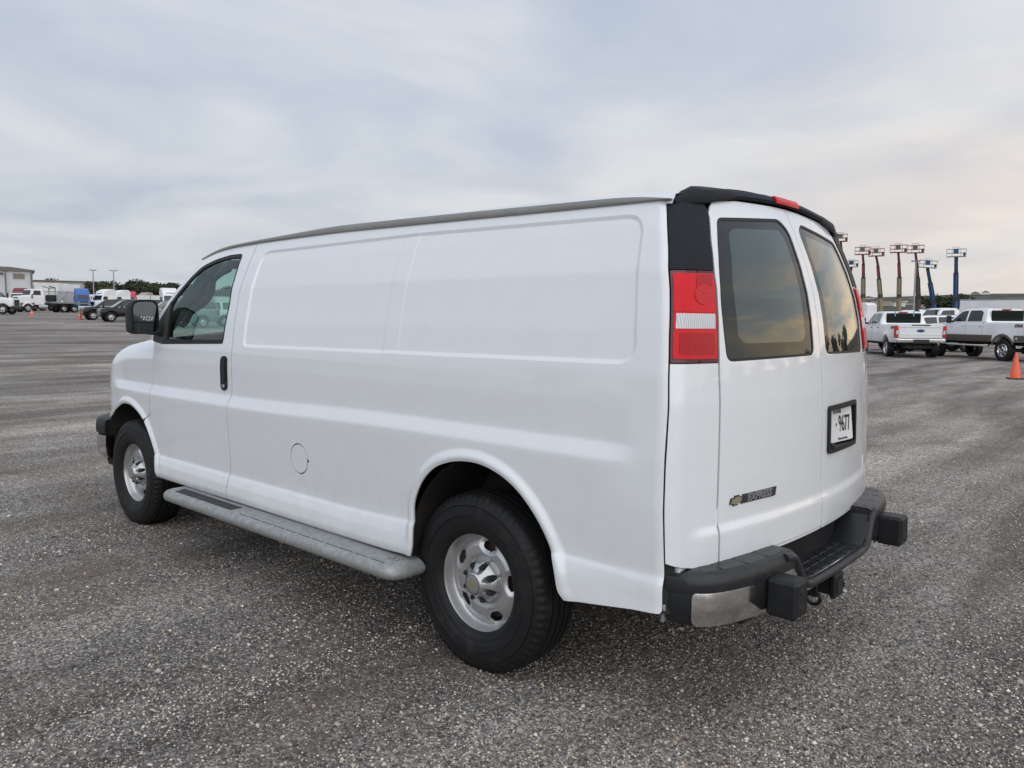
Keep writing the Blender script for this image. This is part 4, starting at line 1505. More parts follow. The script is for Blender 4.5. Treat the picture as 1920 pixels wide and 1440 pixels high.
fb = np.concatenate([fb, (fb * (1, -1))[::-1][1:]])
FBM = empty('front_bumper', parent=VAN)


def fsweep(sec):
    rg = []
    for i, p in enumerate(fb):
        t = fb[min(i + 1, len(fb) - 1)] - fb[max(i - 1, 0)]
        t /= np.linalg.norm(t)
        n = np.array([-t[1], t[0]])
        rg.append([(p[0] + n[0] * a, p[1] + n[1] * a, z) for a, z in sec])
    return MB().rings(rg)


fsweep([(.0, .605), (.012, .612), (.014, .66), (.008, .705), (-.010, .718), (-.10, .718), (-.10, .605)]).build('bumper_top', 'black_plastic', FBM, angle=50)
fsweep([(-.010, .430), (.004, .455), (.012, .53), (.008, .598), (-.004, .604), (-.05, .604), (-.05, .430)]).build('bumper_face', 'dull_chrome', FBM, angle=50)
fsweep([(-.06, .36), (-.05, .43), (-.12, .43), (-.12, .36)]).build('air_dam', 'black_plastic', FBM)

# windshield, cowl, pillars
rows = []
for t in np.linspace(0, 1, 12):
    u_e, z_e = 3.045 + (2.50 - 3.045) * t, 1.375 + (1.868 - 1.375) * t
    we = float(w_plain(z_e)) - .037 * max(0, u_e - 2.6) ** 2 - .03
    rows.append([(u_e + (.36 - .34 * t) * (1 - abs(v) ** 2.2), v * we, z_e + (.015 - .0 * t) * (1 - v * v)) for v in np.linspace(-1, 1, 17)])
MB().strip(rows).build('windshield', 'windshield', VAN, angle=60)
MB().strip([[(3.03, v, 1.345), (3.46 - .30 * abs(v) ** 2, v, 1.365 - .03 * abs(v))] for v in np.linspace(-.86, .86, 13)]).build('cowl', 'black_plastic', VAN)
for sg in (1, -1):
    pa, pb = np.array([3.06, sg * .885, 1.345]), np.array([2.50, sg * .765, 1.835])
    m_ = MB()
    for k in range(1):
        m_.tube([tuple(pa + (pb - pa) * t) for t in np.linspace(0, 1, 8)], .040, 10)
    m_.build('windshield_pillar', 'cabin_dark', VAN)
    # padded pillar trim that swells into a grab handle with a long slot
    pts = [(2.99, 1.42), (2.60, 1.86), (2.47, 1.86), (2.49, 1.79), (2.60, 1.765), (2.675, 1.73), (2.650, 1.675), (2.665, 1.615), (2.74, 1.565), (2.88, 1.515), (2.92, 1.44)]
    s0, s1 = np.array([2.715, 1.650]), np.array([2.815, 1.575])
    e_ = (s1 - s0) / np.linalg.norm(s1 - s0)
    n_ = np.array([-e_[1], e_[0]])
    slot = [tuple(s1 + .024 * (math.sin(q) * e_ + math.cos(q) * n_)) for q in np.linspace(0, math.pi, 9)] + [tuple(s0 + .024 * (-math.sin(q) * e_ - math.cos(q) * n_)) for q in np.linspace(0, math.pi, 9)]
    panel('grab_handle', rounded(pts, .025, 4), lambda a_, b_: np.stack([a_, sg * (.752 - .28 * (b_ - 1.6)), b_], -1), 'cabin_dark', VAN, holes=[slot], step=.04, thick=.035, out=(0, sg, 0))
    MB().box((2.47, sg * .44, 1.825), (.15, .52, .05), bev=.015).build('sun_visor', 'cabin_grey', VAN)

# ------------------------------------------------------------------ mirrors
for sg in (1, -1):
    MIR = empty('door_mirror', parent=VAN)
    o2 = rounded([(0.985, 1.378), (1.150, 1.372), (1.153, 1.594), (0.990, 1.598)], [.035, .035, .062, .055], 8)

    def mring(s_, u):
        c_ = np.array([1.07, 1.486])
        return [(u, sg * (c_[0] + (p[0] - c_[0]) * s_), c_[1] + (p[1] - c_[1]) * s_) for p in o2]
    # the face looks back and a little inwards
    def tilt(P):
        return [(p[0] + (abs(p[1]) - 1.0) * .16, p[1], p[2]) for p in P]
    MB().rings([tilt(mring(.90, 2.858)), tilt(mring(.90, 2.842)), tilt(mring(.97, 2.840)), tilt(mring(1.0, 2.850)), tilt(mring(1.0, 2.90)), tilt(mring(.95, 2.95)), tilt(mring(.80, 2.985)), tilt(mring(.50, 3.0))], cap0=True).build('mirror_housing', 'black_plastic', MIR, angle=40)
    ga = rounded([(.998, 1.453), (1.138, 1.453), (1.140, 1.580), (1.002, 1.584)], [.006, .006, .050, .045], 7)
    gb = rounded([(.998, 1.390), (1.136, 1.386), (1.138, 1.447), (.998, 1.447)], [.025, .025, .005, .005], 5)
    gf = lambda d: (lambda a, b: (2.849 - d + (a - 1.0) * .16, sg * a, b))
    MB().prism(ga, gf(.0), gf(.0012)).build('mirror_glass', 'mirror_dark', MIR)
    MB().prism(gb, gf(.0), gf(.0016)).build('spotter_glass', 'mirror_dark', MIR)
    for k in range(9):  # small pale flecks set on the mirror face
        a, b = 1.028 + .016 * (k % 5) + .004 * (k // 5), 1.481 - .016 * (k // 5) + .002 * ((k * 7) % 3)
        MB().prism([(a + .0045 * math.cos(t_) * (1 if k % 2 else .8), b + .006 * math.sin(t_)) for t_ in np.linspace(0, 6.28, 8, endpoint=False)], gf(.0013), gf(.0018)).build('pale_fleck', 'fleck', MIR)
    ar = MB()
    ar.rings([[(2.885 + a, sg * v_, zc_ + b) for a, b in ((-.03, -.028 * k_), (-.034, .0), (-.02, .032 * k_), (.02, .032 * k_), (.034, 0), (.03, -.028 * k_))] for v_, zc_, k_ in ((1.06, 1.392, .7), (1.0, 1.395, 1.0), (.955, 1.392, 1.25), (.915, 1.388, 1.6), (.895, 1.385, 1.8))])
    ar.build('mirror_arm', 'black_plastic', MIR, angle=40)

# ------------------------------------------------------------------ cabin and cargo space
MB().strip([[(u, v * (float(w_plain(1.86)) - .02), 1.872 + .03 * (1 - v * v)) for v in np.linspace(-1, 1, 9)] for u in np.linspace(-.72, 2.46, 12)]).build('headliner', 'cabin_grey', VAN)
for sg in (1, -1):
    panel('cargo_liner', [(-.80, 1.02), (1.90, 1.02), (1.90, 1.88), (-.72, 1.88)], lambda u, z: np.stack([u, sg * (w_plain(z) - .055), z], -1), 'cargo_white', VAN, step=.15, thick=0, out=(0, -sg, 0))
    panel('door_trim', [(1.96, .62), (2.95, .62), (2.95, 1.318), (1.96, 1.318)], lambda u, z: np.stack([u, sg * (w_plain(z) - .045 - .037 * np.clip(u - 2.6, 0, None) ** 2), z], -1), 'cabin_dark', VAN, step=.12, thick=.03, out=(0, -sg, 0))
    MB().tube([(1.96, sg * (float(w_plain(z)) - .06), z) for z in np.linspace(1.28, 1.88, 6)], .045, 8).build('centre_pillar', 'cabin_dark', VAN)
    # seats
    ST = empty('seat', (1.85, sg * .48, 0), parent=VAN)
    MB().box((.12, 0, .84), (.52, .50, .16), bev=.05).build('seat_cushion', 'seat_cloth', ST)
    MB().box((-.20, 0, 1.17), (.14, .48, .62), rot=Matrix.Rotation(-.20, 3, 'Y'), bev=.05).build('backrest', 'seat_cloth', ST)
    MB().box((-.30, 0, 1.57), (.10, .26, .18), rot=Matrix.Rotation(-.15, 3, 'Y'), bev=.04).build('headrest', 'seat_cloth', ST)
    MB().box((.10, 0, .68), (.40, .40, .18), bev=.02).build('pedestal', 'cabin_dark', ST)
db = [(2.70, .70), (2.58, 1.06), (2.60, 1.16), (2.72, 1.255), (3.0, 1.325), (3.20, 1.34), (3.20, .70)]
MB().prism(db, lambda a, b: (a, -.86, b), lambda a, b: (a, .86, b)).build('dashboard', 'cabin_dark', VAN)
th_ = np.linspace(0, 2 * math.pi, 36, endpoint=False)
Ms = Matrix.Translation((2.46, .47, 1.20)) @ Matrix.Rotation(R(-62), 4, 'Y')
MB().tube([Ms @ Vector((.19 * math.cos(a), .19 * math.sin(a), 0)) for a in th_], .0165, 10, closed=True).build('steering_wheel', 'cabin_dark', VAN)
hub = MB()
hub.tube([Ms @ Vector((0, 0, -.25)), Ms @ Vector((0, 0, 0))], .045, 12)
for a in (0, 2.1, 4.2):
    hub.tube([Ms @ Vector((0, 0, -.01)), Ms @ Vector((.185 * math.cos(a + .5), .185 * math.sin(a + .5), 0))], .018, 8)
hub.build('steering_column', 'cabin_dark', VAN)
MB().tube([tuple(p) for p in spline([(2.44, .36, 1.42), (2.40, .37, 1.36), (2.42, .34, 1.30), (2.36, .40, 1.25), (2.44, .42, 1.20)], 6)], .004, 6).build('key_cord', 'red_cord', VAN)
MB().prism([(-.85, .60), (.85, .60), (.85, 1.3), (.70, 1.84), (-.70, 1.84), (-.85, 1.3)], lambda a, b: (1.86, a, b), lambda a, b: (1.88, a, b)).build('bulkhead', 'cabin_grey', VAN)

# ------------------------------------------------------------------ other vehicles and the yard's surroundings


def azx(px):
    return YAW - math.atan((px - 960) / FPX)


def polar(px, d):
    """A place d metres from where the photographer stood, in the compass direction of an image column."""
    a = azx(px)
    x, y = CAM[0] + d * math.cos(a), CAM[1] + d * math.sin(a)
    return (x, y, float(T(x, y)))


def thing(name, label, cat, loc, heading, group=None):
    o = empty(name, loc, heading)
    return tag(o, label, cat, group)


def tri(x, z0, z1, w0, w1):
    return np.interp(x, (z0, z1), (w0, w1))


def pbody(name, prof, wfn, mat, parent, bev=.05, step=.22, angle=40):
    """A body from its side outline (x, z); half width from wfn(x, z); rounded along the rim."""
    ol = resample(prof, step * .8)
    P = np.array(ol)
    t = np.roll(P, -1, 0) - np.roll(P, 1, 0)
    t /= np.linalg.norm(t, axis=1)[:, None] + 1e-9
    area = .5 * np.sum(P[:, 0] * np.roll(P[:, 1], -1) - np.roll(P[:, 0], -1) * P[:, 1])
    n = np.stack([-t[:, 1], t[:, 0]], 1) * (1 if area > 0 else -1)
    i1, i2 = P + n * bev * .28, P + n * bev
    lo, hi = P.min(0), P.max(0)
    gx, gy = np.meshgrid(np.arange(lo[0], hi[0], step), np.arange(lo[1], hi[1], step * .5))
    G = np.stack([gx.ravel(), gy.ravel()], 1)
    G = G[inpoly(G, i2)]
    if len(G):
        G = G[segdist(G, i2) > step * .2]
    Q, F = cdt(i2, [], G)
    mb = MB()
    nq = len(Q)
    wq = wfn(Q[:, 0], Q[:, 1])
    for s in (1, -1):
        mb.add([(q[0], s * w_, q[1]) for q, w_ in zip(Q, wq)], [tuple(f) for f in F])
    m = len(P)
    w1, w0 = wfn(i1[:, 0], i1[:, 1]) - bev * .28, wfn(P[:, 0], P[:, 1]) - bev
    w2 = wfn(i2[:, 0], i2[:, 1])
    rr = []
    for s in (1, -1):
        sets = [[(p[0], s * w_, p[1]) for p, w_ in zip(A, W)] for A, W in ((i2, w2), (i1, w1), (P, w0))]
        rr += sets if s == 1 else sets[::-1]
    mb.rings(rr, False, False)
    bm = bmesh.new()
    me = bpy.data.meshes.new(name)
    me.from_pydata(mb.v, [], mb.f)
    bm.from_mesh(me)
    bmesh.ops.remove_doubles(bm, verts=bm.verts, dist=.0008)
    bmesh.ops.recalc_face_normals(bm, faces=bm.faces)
    bm.to_mesh(me)
    bm.free()
    finish(me, angle)
    return link(name, me, mat, parent)


def patch(name, poly, wfn, mat, parent, s, off=.006, step=.25):
    return panel(name, poly, lambda a, b: np.stack([a, s * (wfn(a, b)), b], -1), mat, parent, step=step, thick=.012, out=(0, s, 0), off=off)


_wheel_cache = {}


def wheel(parent, x, y, r, wd, style, s):
    """style: rim material; tyre and rim are sub-parts of the wheel."""
    key = (r, wd, style, s)
    W_ = empty('wheel', (x, y, r), parent=parent)
    if key not in _wheel_cache:
        h = wd / 2
        pr = [(r * .58, -h * .8), (r * .75, -h), (r * .92, -h * .96), (r * .985, -h * .8), (r, -h * .55), (r, h * .55), (r * .985, h * .8), (r * .92, h * .96), (r * .75, h), (r * .58, h * .8)]
        ty = MB().lathe(pr, n=28).mesh('tyre')
        ty.materials.append(MATS['tyre'])
        n = 30
        rp = [(r * .60, h * .85), (r * .57, h * .95), (r * .52, h * .55), (r * .40, h * .45), (r * .22, h * .70), (r * .10, h * .75), (.001, h * .75)]

        def disp(q, y_, th, j):
            if j in (2, 3):
                y_ += .10 * h * math.cos(6 * th)
            return q, s * y_
        rm = MB().lathe(rp, n=n, disp=disp).mesh('rim')
        rm.materials.append(MATS[style])
        pk = MB()
        for k in range(6):
            a = 2 * math.pi * (k + .5) / 6
            c_ = (r * .40 * math.cos(a), s * h * .52, r * .40 * math.sin(a))
            pk.lathe([(.001, s * .02), (r * .085, s * .02), (r * .085, -s * .03)], c=c_, n=8)
        pm_ = pk.mesh('rim_openings')
        pm_.materials.append(MATS['bg_dark'])
        _wheel_cache[key] = (ty, rm, pm_)
    for nm, me in zip(('tyre', 'rim', 'rim_openings'), _wheel_cache[key]):
        link(nm, me, None, W_)
    return W_


def arch_notch(cx, cz, r, z0, n=9):
    a0 = math.asin(min(.99, max(-.99, (z0 - cz) / r)))
    return [(cx + r * math.cos(a), cz + r * math.sin(a)) for a in np.linspace(math.pi - a0, a0, n)]


def front_rear_panel(name, x, y0, y1, z0, z1, mat, parent, th=.03, dx=0.0, bev=.01):
    return MB().box((x, (y0 + y1) / 2, (z0 + z1) / 2), (th, abs(y1 - y0), z1 - z0), bev=bev).build(name, mat, parent)


def pickup(label, loc, heading, two_tone, group):
    t = thing('pickup_truck', label, 'pickup truck', loc, heading, group)
    rw = .44 if two_tone else .415
    dz = .10 if two_tone else .0
    z0 = .66 + dz
    wb = 4.06
    arc = .55

    def wl(x, z):
        x, z = np.asarray(x, float), np.asarray(z, float)
        b = .985 - .035 * np.clip((z - 1.0 - dz) / .45, 0, 1) - .03 * np.clip((.85 + dz - z) / .2, 0, 1)
        for cx in (0, wb):
            d = np.hypot(x - cx, z - rw)
            b = b + .045 * np.exp(-((d - .60) / .11) ** 2) * (z > .6)
        return b - .10 * np.clip((x - 4.5) / .6, 0, 1) ** 2
    low = [(-1.20, z0 + .02)] + arch_notch(0, rw, arc, z0) + [(arc + .02, z0), (3.4, z0)] + arch_notch(wb, rw, arc, z0) + [(4.95, z0 + .05), (5.02, 1.05 + dz), (4.96, 1.28 + dz), (4.6, 1.36 + dz), (3.45, 1.44 + dz), (3.1, 1.445 + dz), (1.02, 1.43 + dz), (.95, 1.445 + dz), (-1.22, 1.435 + dz)]
    pbody('body', low, wl, 'bg_white', t, bev=.045)
    if two_tone:
        wt = lambda x, z: wl(x, z) + .004
        for s in (1, -1):
            patch('lower_trim', [(.62, z0 + .005), (3.44, z0 + .005), (3.46, .93 + dz), (.60, .93 + dz)], wt, 'bg_trim', t, s, .004)
            patch('lower_trim', [(-1.18, z0 + .03), (-.58, z0 + .03), (-.56, .93 + dz), (-1.18, .93 + dz)], wt, 'bg_trim', t, s, .004)
            for cx in (0, wb):
                ring = [(cx + (arc + .10) * math.cos(a), rw + (arc + .10) * math.sin(a)) for a in np.linspace(.40, math.pi - .40, 14)] + [(cx + (arc + .005) * math.cos(a), rw + (arc + .005) * math.sin(a)) for a in np.linspace(math.pi - .42, .42, 14)]
                patch('arch_trim', ring, wt, 'bg_trim', t, s, .010)

    def wc(x, z):
        return .955 - .205 * np.clip((np.asarray(z) - 1.43 - dz) / .58, 0, 1) ** 1.1 + 0 * np.asarray(x)
    cab = [(.98, 1.40 + dz), (3.42, 1.40 + dz), (3.28, 1.50 + dz), (2.66, 1.945 + dz), (2.35, 2.005 + dz), (1.35, 2.005 + dz), (1.16, 1.975 + dz), (1.02, 1.50 + dz)]
    pbody('cab', cab, wc, 'bg_white', t, bev=.06)
    for s in (1, -1):
        for nm, pl_ in (('door_window', [(2.24, 1.475 + dz), (3.10, 1.475 + dz), (2.66, 1.86 + dz), (2.52, 1.905 + dz), (2.26, 1.925 + dz)]), ('door_window', [(1.28, 1.485 + dz), (2.12, 1.475 + dz), (2.14, 1.925 + dz), (1.52, 1.925 + dz), (1.36, 1.86 + dz)])):
            patch(nm, rounded(pl_, .04, 3), wc, 'car_glass', t, s, .008)
        for xx in (2.19, 1.16):
            patch('door_seam', [(xx, z0 + .05), (xx + .010, z0 + .05), (xx + .014, 1.44 + dz), (xx + .004, 1.44 + dz)], wl, 'bg_grey', t, s, .003)
        for xx in (2.28, 1.26):
            MB().box((xx + .08, s * (.968), 1.29 + dz), (.16, .03, .045), bev=.012).build('door_handle', 'chrome' if two_tone else 'bg_dark', t)
        mr = MB()
        mr.box((2.98, s * 1.17, 1.56 + dz), (.09, .22, .32), bev=.03)
        mr.tube([(3.0, s * .95, 1.47 + dz), (3.0, s * 1.10, 1.50 + dz)], .04, 8)
        mr.build('mirror', 'bg_dark', t)
        MB().box((-1.155, s * .925, 1.13 + dz), (.17, .15, .52), bev=.03).build('tail_light', 'bg_tail', t)
        MB().box((-1.243, s * .905, 1.10 + dz), (.012, .075, .16), bev=.004).build('reverse_light', 'lens_clear', t)
        MB().box((4.95, s * .78, 1.10 + dz), (.14, .30, .26), bev=.04).build('headlight', 'lens_clear', t)
        mt = Matrix.Translation((-.76, s * .968, 1.30 + dz)) @ Matrix.Rotation(math.pi / 2, 4, 'X')
        if s == -1:
            mt = mt @ Matrix.Identity(4)
        else:
            mt = Matrix.Translation((-.76, .980, 1.30 + dz)) @ Matrix.Rotation(math.pi, 4, 'Z') @ Matrix.Rotation(math.pi / 2, 4, 'X')
        text_mesh('bed_decal', 'FX4', .17, 'bg_maroon', t, mt, sx=1.35, shear=.2, bold=.006, depth=.004)
        for cx in (0, wb):
            wheel(t, cx, s * .86, rw, .30, 'chrome' if two_tone else 'rim_silver', s)
        if two_tone:
            MB().tube([(.75, s * .99, .62), (.95, s * 1.02, .60), (3.15, s * 1.02, .60), (3.35, s * .99, .62)], .045, 8).build('step_bar', 'chrome', t)
    # rear
    front_rear_panel('rear_window', 1.035, -.71, .71, 1.475 + dz, 1.925 + dz, 'car_glass', t, th=.05, bev=.02).rotation_euler = (0, 0, 0)
    MB().box((1.10, 0, 1.965 + dz), (.10, .36, .04), bev=.01).build('brake_light', 'bg_tail', t)
    tg = MB()
    tg.box((-1.215, 0, 1.14 + dz), (.06, 1.66, .56), bev=.015)
    tgo = tg.build('tailgate', 'bg_white', t)
    MB().box((-1.248, 0, 1.30 + dz), (.010, 1.60, .012)).build('tailgate_crease', 'bg_grey', t)
    MB().box((-1.248, 0, 1.02 + dz), (.016, 1.62, .045), bev=.006).build('tailgate_rib', 'bg_white', t)
    MB().box((-1.20, 0, 1.43 + dz), (.10, 1.60, .06), bev=.02).build('tailgate_cap', 'bg_white', t)
    MB().box((-1.235, 0, 1.405 + dz), (.06, .72, .045), bev=.01).build('tailgate_handle', 'bg_dark', t)
    em = MB().lathe([(.001, -.012), (.10, -.012), (.115, 0)], c=(0, 0, 0), axis='x', n=24).build('oval_emblem', 'lift_blue', t)
    em.scale = (1, 1.35, .55)
    em.location = (-1.250, 0, 1.17 + dz)
    bmp = MB()
    bmp.box((-1.30, 0, .75 + dz), (.16, 1.92, .16), bev=.04)
    bmp.build('rear_bumper', 'dull_chrome', t)
    MB().box((-1.375, 0, .73 + dz), (.03, .62, .17), bev=.01).build('plate_recess', 'bg_dark', t)
    und = MB()
    und.box((1.9, 0, .62 + dz), (5.8, 1.0, .16))
    und.tube([(0, -.75, rw), (0, .75, rw)], .08, 10)
    und.lathe([(.001, -.16), (.12, -.12), (.17, 0), (.12, .12), (.001, .16)], c=(0, 0, rw), axis='y', n=14)
    und.box((-.85, 0, .50 + dz), (.5, 1.0, .12))
    for s in (1, -1):
        und.box((.0, s * .55, rw - .02), (.18, .10, .20))
    und.build('chassis', 'underbody', t)
    MB().box((1.9, 0, 1.0 + dz), (5.6, 1.66, .5)).build('inner_body', 'bg_dark', t)
    # front glass and grille
    MB().add([(3.37, -.80, 1.47 + dz), (3.37, .80, 1.47 + dz), (2.72, .68, 1.93 + dz), (2.72, -.68, 1.93 + dz)], [(0, 1, 2, 3)]).build('windshield', 'car_glass', t)
    front_rear_panel('grille', 5.02, -.62, .62, .86 + dz, 1.24 + dz, 'bg_dark', t, th=.05)
    MB().box((5.0, 0, .68 + dz), (.18, 1.9, .22), bev=.04).build('front_bumper', 'dull_chrome', t)
    return t


g_pk = 'white pickup trucks parked in the yard'
p1 = pickup('white pickup truck with a plain tailgate and blue tape strips on its rear window', (7.30, -32.98, 0), R(-58), False, g_pk)
for yy in (.36, -.40):
    MB().box((1.00, yy, 1.90), (.008, .045, .22)).build('tape_strip', 'tape_blue', p1)
pickup('white crew cab pickup with bronze lower trim and chrome wheels', (3.12, -33.02, 0), R(-42), True, g_pk)


def suv(label, paint, loc, heading, group, light=False):
    t = thing('suv', label, 'car', loc, heading, group)
    wb, rw, z0 = 3.30, .40, .42
    sh = lambda P: [(x + (.10 if x > 3.6 else .35 if x > 1.4 else 0), z) for x, z in P]

    def wl(x, z):
        x, z = np.asarray(x, float), np.asarray(z, float)
        return 1.0 - .05 * np.clip((z - .85) / .35, 0, 1) - .05 * np.clip((.6 - z) / .2, 0, 1) - .16 * np.clip((np.abs(x - 1.67) - 2.2) / .5, 0, 1) ** 2

    def wc(x, z):
        return .945 - .20 * np.clip((np.asarray(z) - 1.18) / .70, 0, 1) - .03 * np.clip((np.abs(np.asarray(x) - 1.05) - 1.75) / .5, 0, 1)
    low = [(-1.08, z0)] + arch_notch(0, rw, .46, z0) + [(.5, z0 - .04), (2.80, z0 - .04)] + arch_notch(wb, rw, .46, z0) + sh([(3.86, z0), (3.95, .70), (3.93, 1.02), (3.72, 1.13), (2.75, 1.20), (-1.10, 1.22), (-1.16, .9)])
    pbody('body', low, wl, paint, t, bev=.06)
    cab = sh([(-1.10, 1.18), (2.80, 1.17), (2.62, 1.24), (1.92, 1.76), (1.62, 1.84), (-.55, 1.86), (-.88, 1.80), (-1.05, 1.30)])
    pbody('cabin', cab, wc, paint, t, bev=.07)
    for s in (1, -1):
        for pl_ in ([(1.48, 1.235), (2.71, 1.235), (2.19, 1.68), (2.01, 1.745), (1.50, 1.76)], [(.30, 1.24), (1.40, 1.235), (1.42, 1.76), (.32, 1.775)], [(-.92, 1.27), (.14, 1.24), (.16, 1.775), (-.58, 1.77), (-.78, 1.72)]):
            patch('side_window', rounded(pl_, .04, 3), wc, 'car_glass', t, s, .006)
        MB().box((2.47, s * 1.04, 1.29), (.12, .22, .15), bev=.04).build('mirror', paint, t)
        for xx in (1.30, .24):
            MB().box((xx, s * .965, 1.08), (.18, .03, .035), bev=.01).build('door_handle', 'chrome', t)
        patch('chrome_strip', [(-.95, 1.215), (2.78, 1.212), (2.78, 1.232), (-.95, 1.236)], wc, 'chrome', t, s, .012)
        MB().tube([(.55, s * .97, .40), (2.75, s * .97, .40)], .04, 8).build('side_step', 'bg_grey', t)
        MB().box((3.86, s * .74, .93), (.34, .30, .20), bev=.05).build('headlight', 'lens_clear', t)
        MB().box((-1.06, s * .86, 1.05), (.14, .14, .36), bev=.03).build('tail_light', 'bg_tail', t)
        for cx in (0, wb):
            wheel(t, cx, s * .85, rw, .27, 'rim_silver', s)
    MB().add([(3.07, -.78, 1.215), (3.07, .78, 1.215), (2.32, .66, 1.755), (2.32, -.66, 1.755)], [(0, 1, 2, 3)]).build('windshield', 'windshield' if light else 'car_glass', t)
    MB().add([(-1.085, -.74, 1.28), (-1.085, .74, 1.28), (-.89, .62, 1.76), (-.89, -.62, 1.76)], [(0, 1, 2, 3)]).build('rear_window', 'car_glass', t)
    front_rear_panel('grille', 4.04, -.55, .55, .62, 1.0, 'chrome', t, th=.05)
    MB().box((4.00, 0, .52), (.16, 1.7, .22), bev=.05).build('front_bumper', paint, t)
    MB().box((1.58, 0, .62), (4.9, 1.66, .36)).build('inner_body', 'bg_dark', t)
    MB().tube([(-.5, .62, 1.875), (1.5, .62, 1.865)], .02, 6).build('roof_rail', 'bg_grey', t)
    MB().tube([(-.5, -.62, 1.875), (1.5, -.62, 1.865)], .02, 6).build('roof_rail', 'bg_grey', t)
    return t


g_su = 'black SUVs parked on the rise ahead of the van'
suv('black SUV with its nose clear of its row, beside the orange cone', 'bg_black', polar(249, 79), R(80), g_su)
suv('black SUV standing nearest the van mirror, its tail beyond the mirror', 'bg_black', polar(286, 73), R(80), g_su)
suv('grey car seen between the van mirror and windshield pillar', 'bg_grey', polar(376, 58), R(76), None)
suv('white SUV seen through the van side window', 'bg_white', polar(420, 62), R(70), None)
suv('white car with a pale windshield between the two pickups', 'bg_white', polar(1798, 46), R(35), None, True)


def truck(label, loc, heading, cab_mat, kind, group):
    """kind: 'medium' conventional, 'dump' day-cab tractor, 'sleeper' tall road tractor"""
    t = thing('truck', label, 'truck', loc, heading, group)
    wr = .52
    if kind == 'sleeper':
        prof = [(-.2, 1.0), (2.0, 1.0), (2.05, .75), (3.9, .70), (4.0, 1.2), (3.9, 1.75), (2.9, 1.95), (2.55, 2.85), (2.2, 3.55), (1.2, 3.95), (.2, 3.95), (-.2, 3.6)]
        front, hood_z, roof = 4.0, 1.8, 3.9
        win = [(1.65, 2.05), (2.62, 2.05), (2.48, 2.62), (1.7, 2.66)]
        ws = [(2.90, 2.02), (2.58, 2.80)]
    elif kind == 'dump':
        prof = [(.9, .95), (2.1, .95), (2.15, 1.2), (3.5, 1.15), (3.98, 1.15), (4.0, 2.0), (3.85, 2.12), (2.65, 2.22), (2.45, 2.95), (2.3, 3.05), (1.15, 3.05), (.95, 2.9)]
        front, hood_z, roof = 4.0, 2.05, 3.05
        win = [(1.35, 2.25), (2.36, 2.25), (2.2, 2.85), (1.35, 2.85)]
        ws = [(2.64, 2.28), (2.47, 2.90)]
    else:
        prof = [(.9, .85), (2.2, .85), (2.3, .80)] + arch_notch(3.0, .52, .62, .80) + [(3.85, .75), (3.98, 1.0), (3.95, 1.58), (3.6, 1.74), (2.55, 1.80), (2.1, 2.42), (1.8, 2.52), (.95, 2.50), (.85, 2.2)]
        front, hood_z, roof = 3.98, 1.7, 2.5
        win = [(1.15, 1.82), (2.28, 1.80), (1.95, 2.32), (1.15, 2.36)]
        ws = [(2.50, 1.84), (2.13, 2.40)]

    def wf(x, z):
        x, z = np.asarray(x, float), np.asarray(z, float)
        return 1.16 - .14 * np.clip((z - hood_z) / 1.0, 0, 1) - .22 * np.clip((x - 2.4) / 1.6, 0, 1)
    pbody('cab', prof, wf, cab_mat, t, bev=.10)
    for s in (1, -1):
        patch('side_window', win, wf, 'car_glass', t, s, .01)
        MB().box((2.55, s * 1.32, 2.1 if kind != 'sleeper' else 2.3), (.12, .14, .55), bev=.03).build('mirror', 'bg_dark', t)
        MB().box((front - .08, s * .78, 1.25 if kind != 'sleeper' else 1.15), (.18, .28, .22), bev=.05).build('headlight', 'lens_clear', t)
        if kind != 'medium':
            fd = pbody('fender', [(2.35, .85)] + [(3.0 + .72 * math.cos(a), .52 + .78 * math.sin(a)) for a in np.linspace(math.pi - .4, .3, 9)] + [(3.6, .8)] + [(3.0 + .58 * math.cos(a), .52 + .60 * math.sin(a)) for a in np.linspace(.4, math.pi - .5, 9)], lambda x, z: .17 + 0 * x, cab_mat, t, bev=.03)
            fd.location = (0, s * 1.0, 0)
            MB().tube([(.6, s * 1.0, .72), (1.75, s * 1.0, .72)], .30, 14).build('fuel_tank', 'dull_chrome', t)
        wheel(t, 3.0, s * 1.02, wr, .30, 'cap_silver', s)
        for cx in ((-1.6, -3.0) if kind != 'medium' else (-1.9,)):
            wheel(t, cx, s * .92, wr, .55, 'cap_silver', s)
    wz0, wz1 = ws
    wy0, wy1 = float(wf(*wz0)) - .14, float(wf(*wz1)) - .12
    MB().add([(wz0[0] + .02, -wy0, wz0[1]), (wz0[0] + .02, wy0, wz0[1]), (wz1[0] + .03, wy1, wz1[1]), (wz1[0] + .03, -wy1, wz1[1])], [(0, 1, 2, 3)]).build('windshield', 'car_glass', t)
    front_rear_panel('grille', front + .0, -.58, .58, .92, hood_z - .12, 'bg_dark', t, th=.06, bev=.02)
    MB().box((front - .02, 0, .68), (.30, 2.3, .36), bev=.06).build('front_bumper', 'bg_dark' if kind == 'medium' else 'dull_chrome', t)
    MB().box((-.6, 0, .86), (6.6, .86, .26)).build('chassis', 'bg_dark', t)
    if kind == 'sleeper':
        t.scale = (.9, .9, .9)
        MB().box((2.42, 0, 3.18), (.04, 1.2, .10)).build('roof_marker', 'bg_grey', t)
    return t


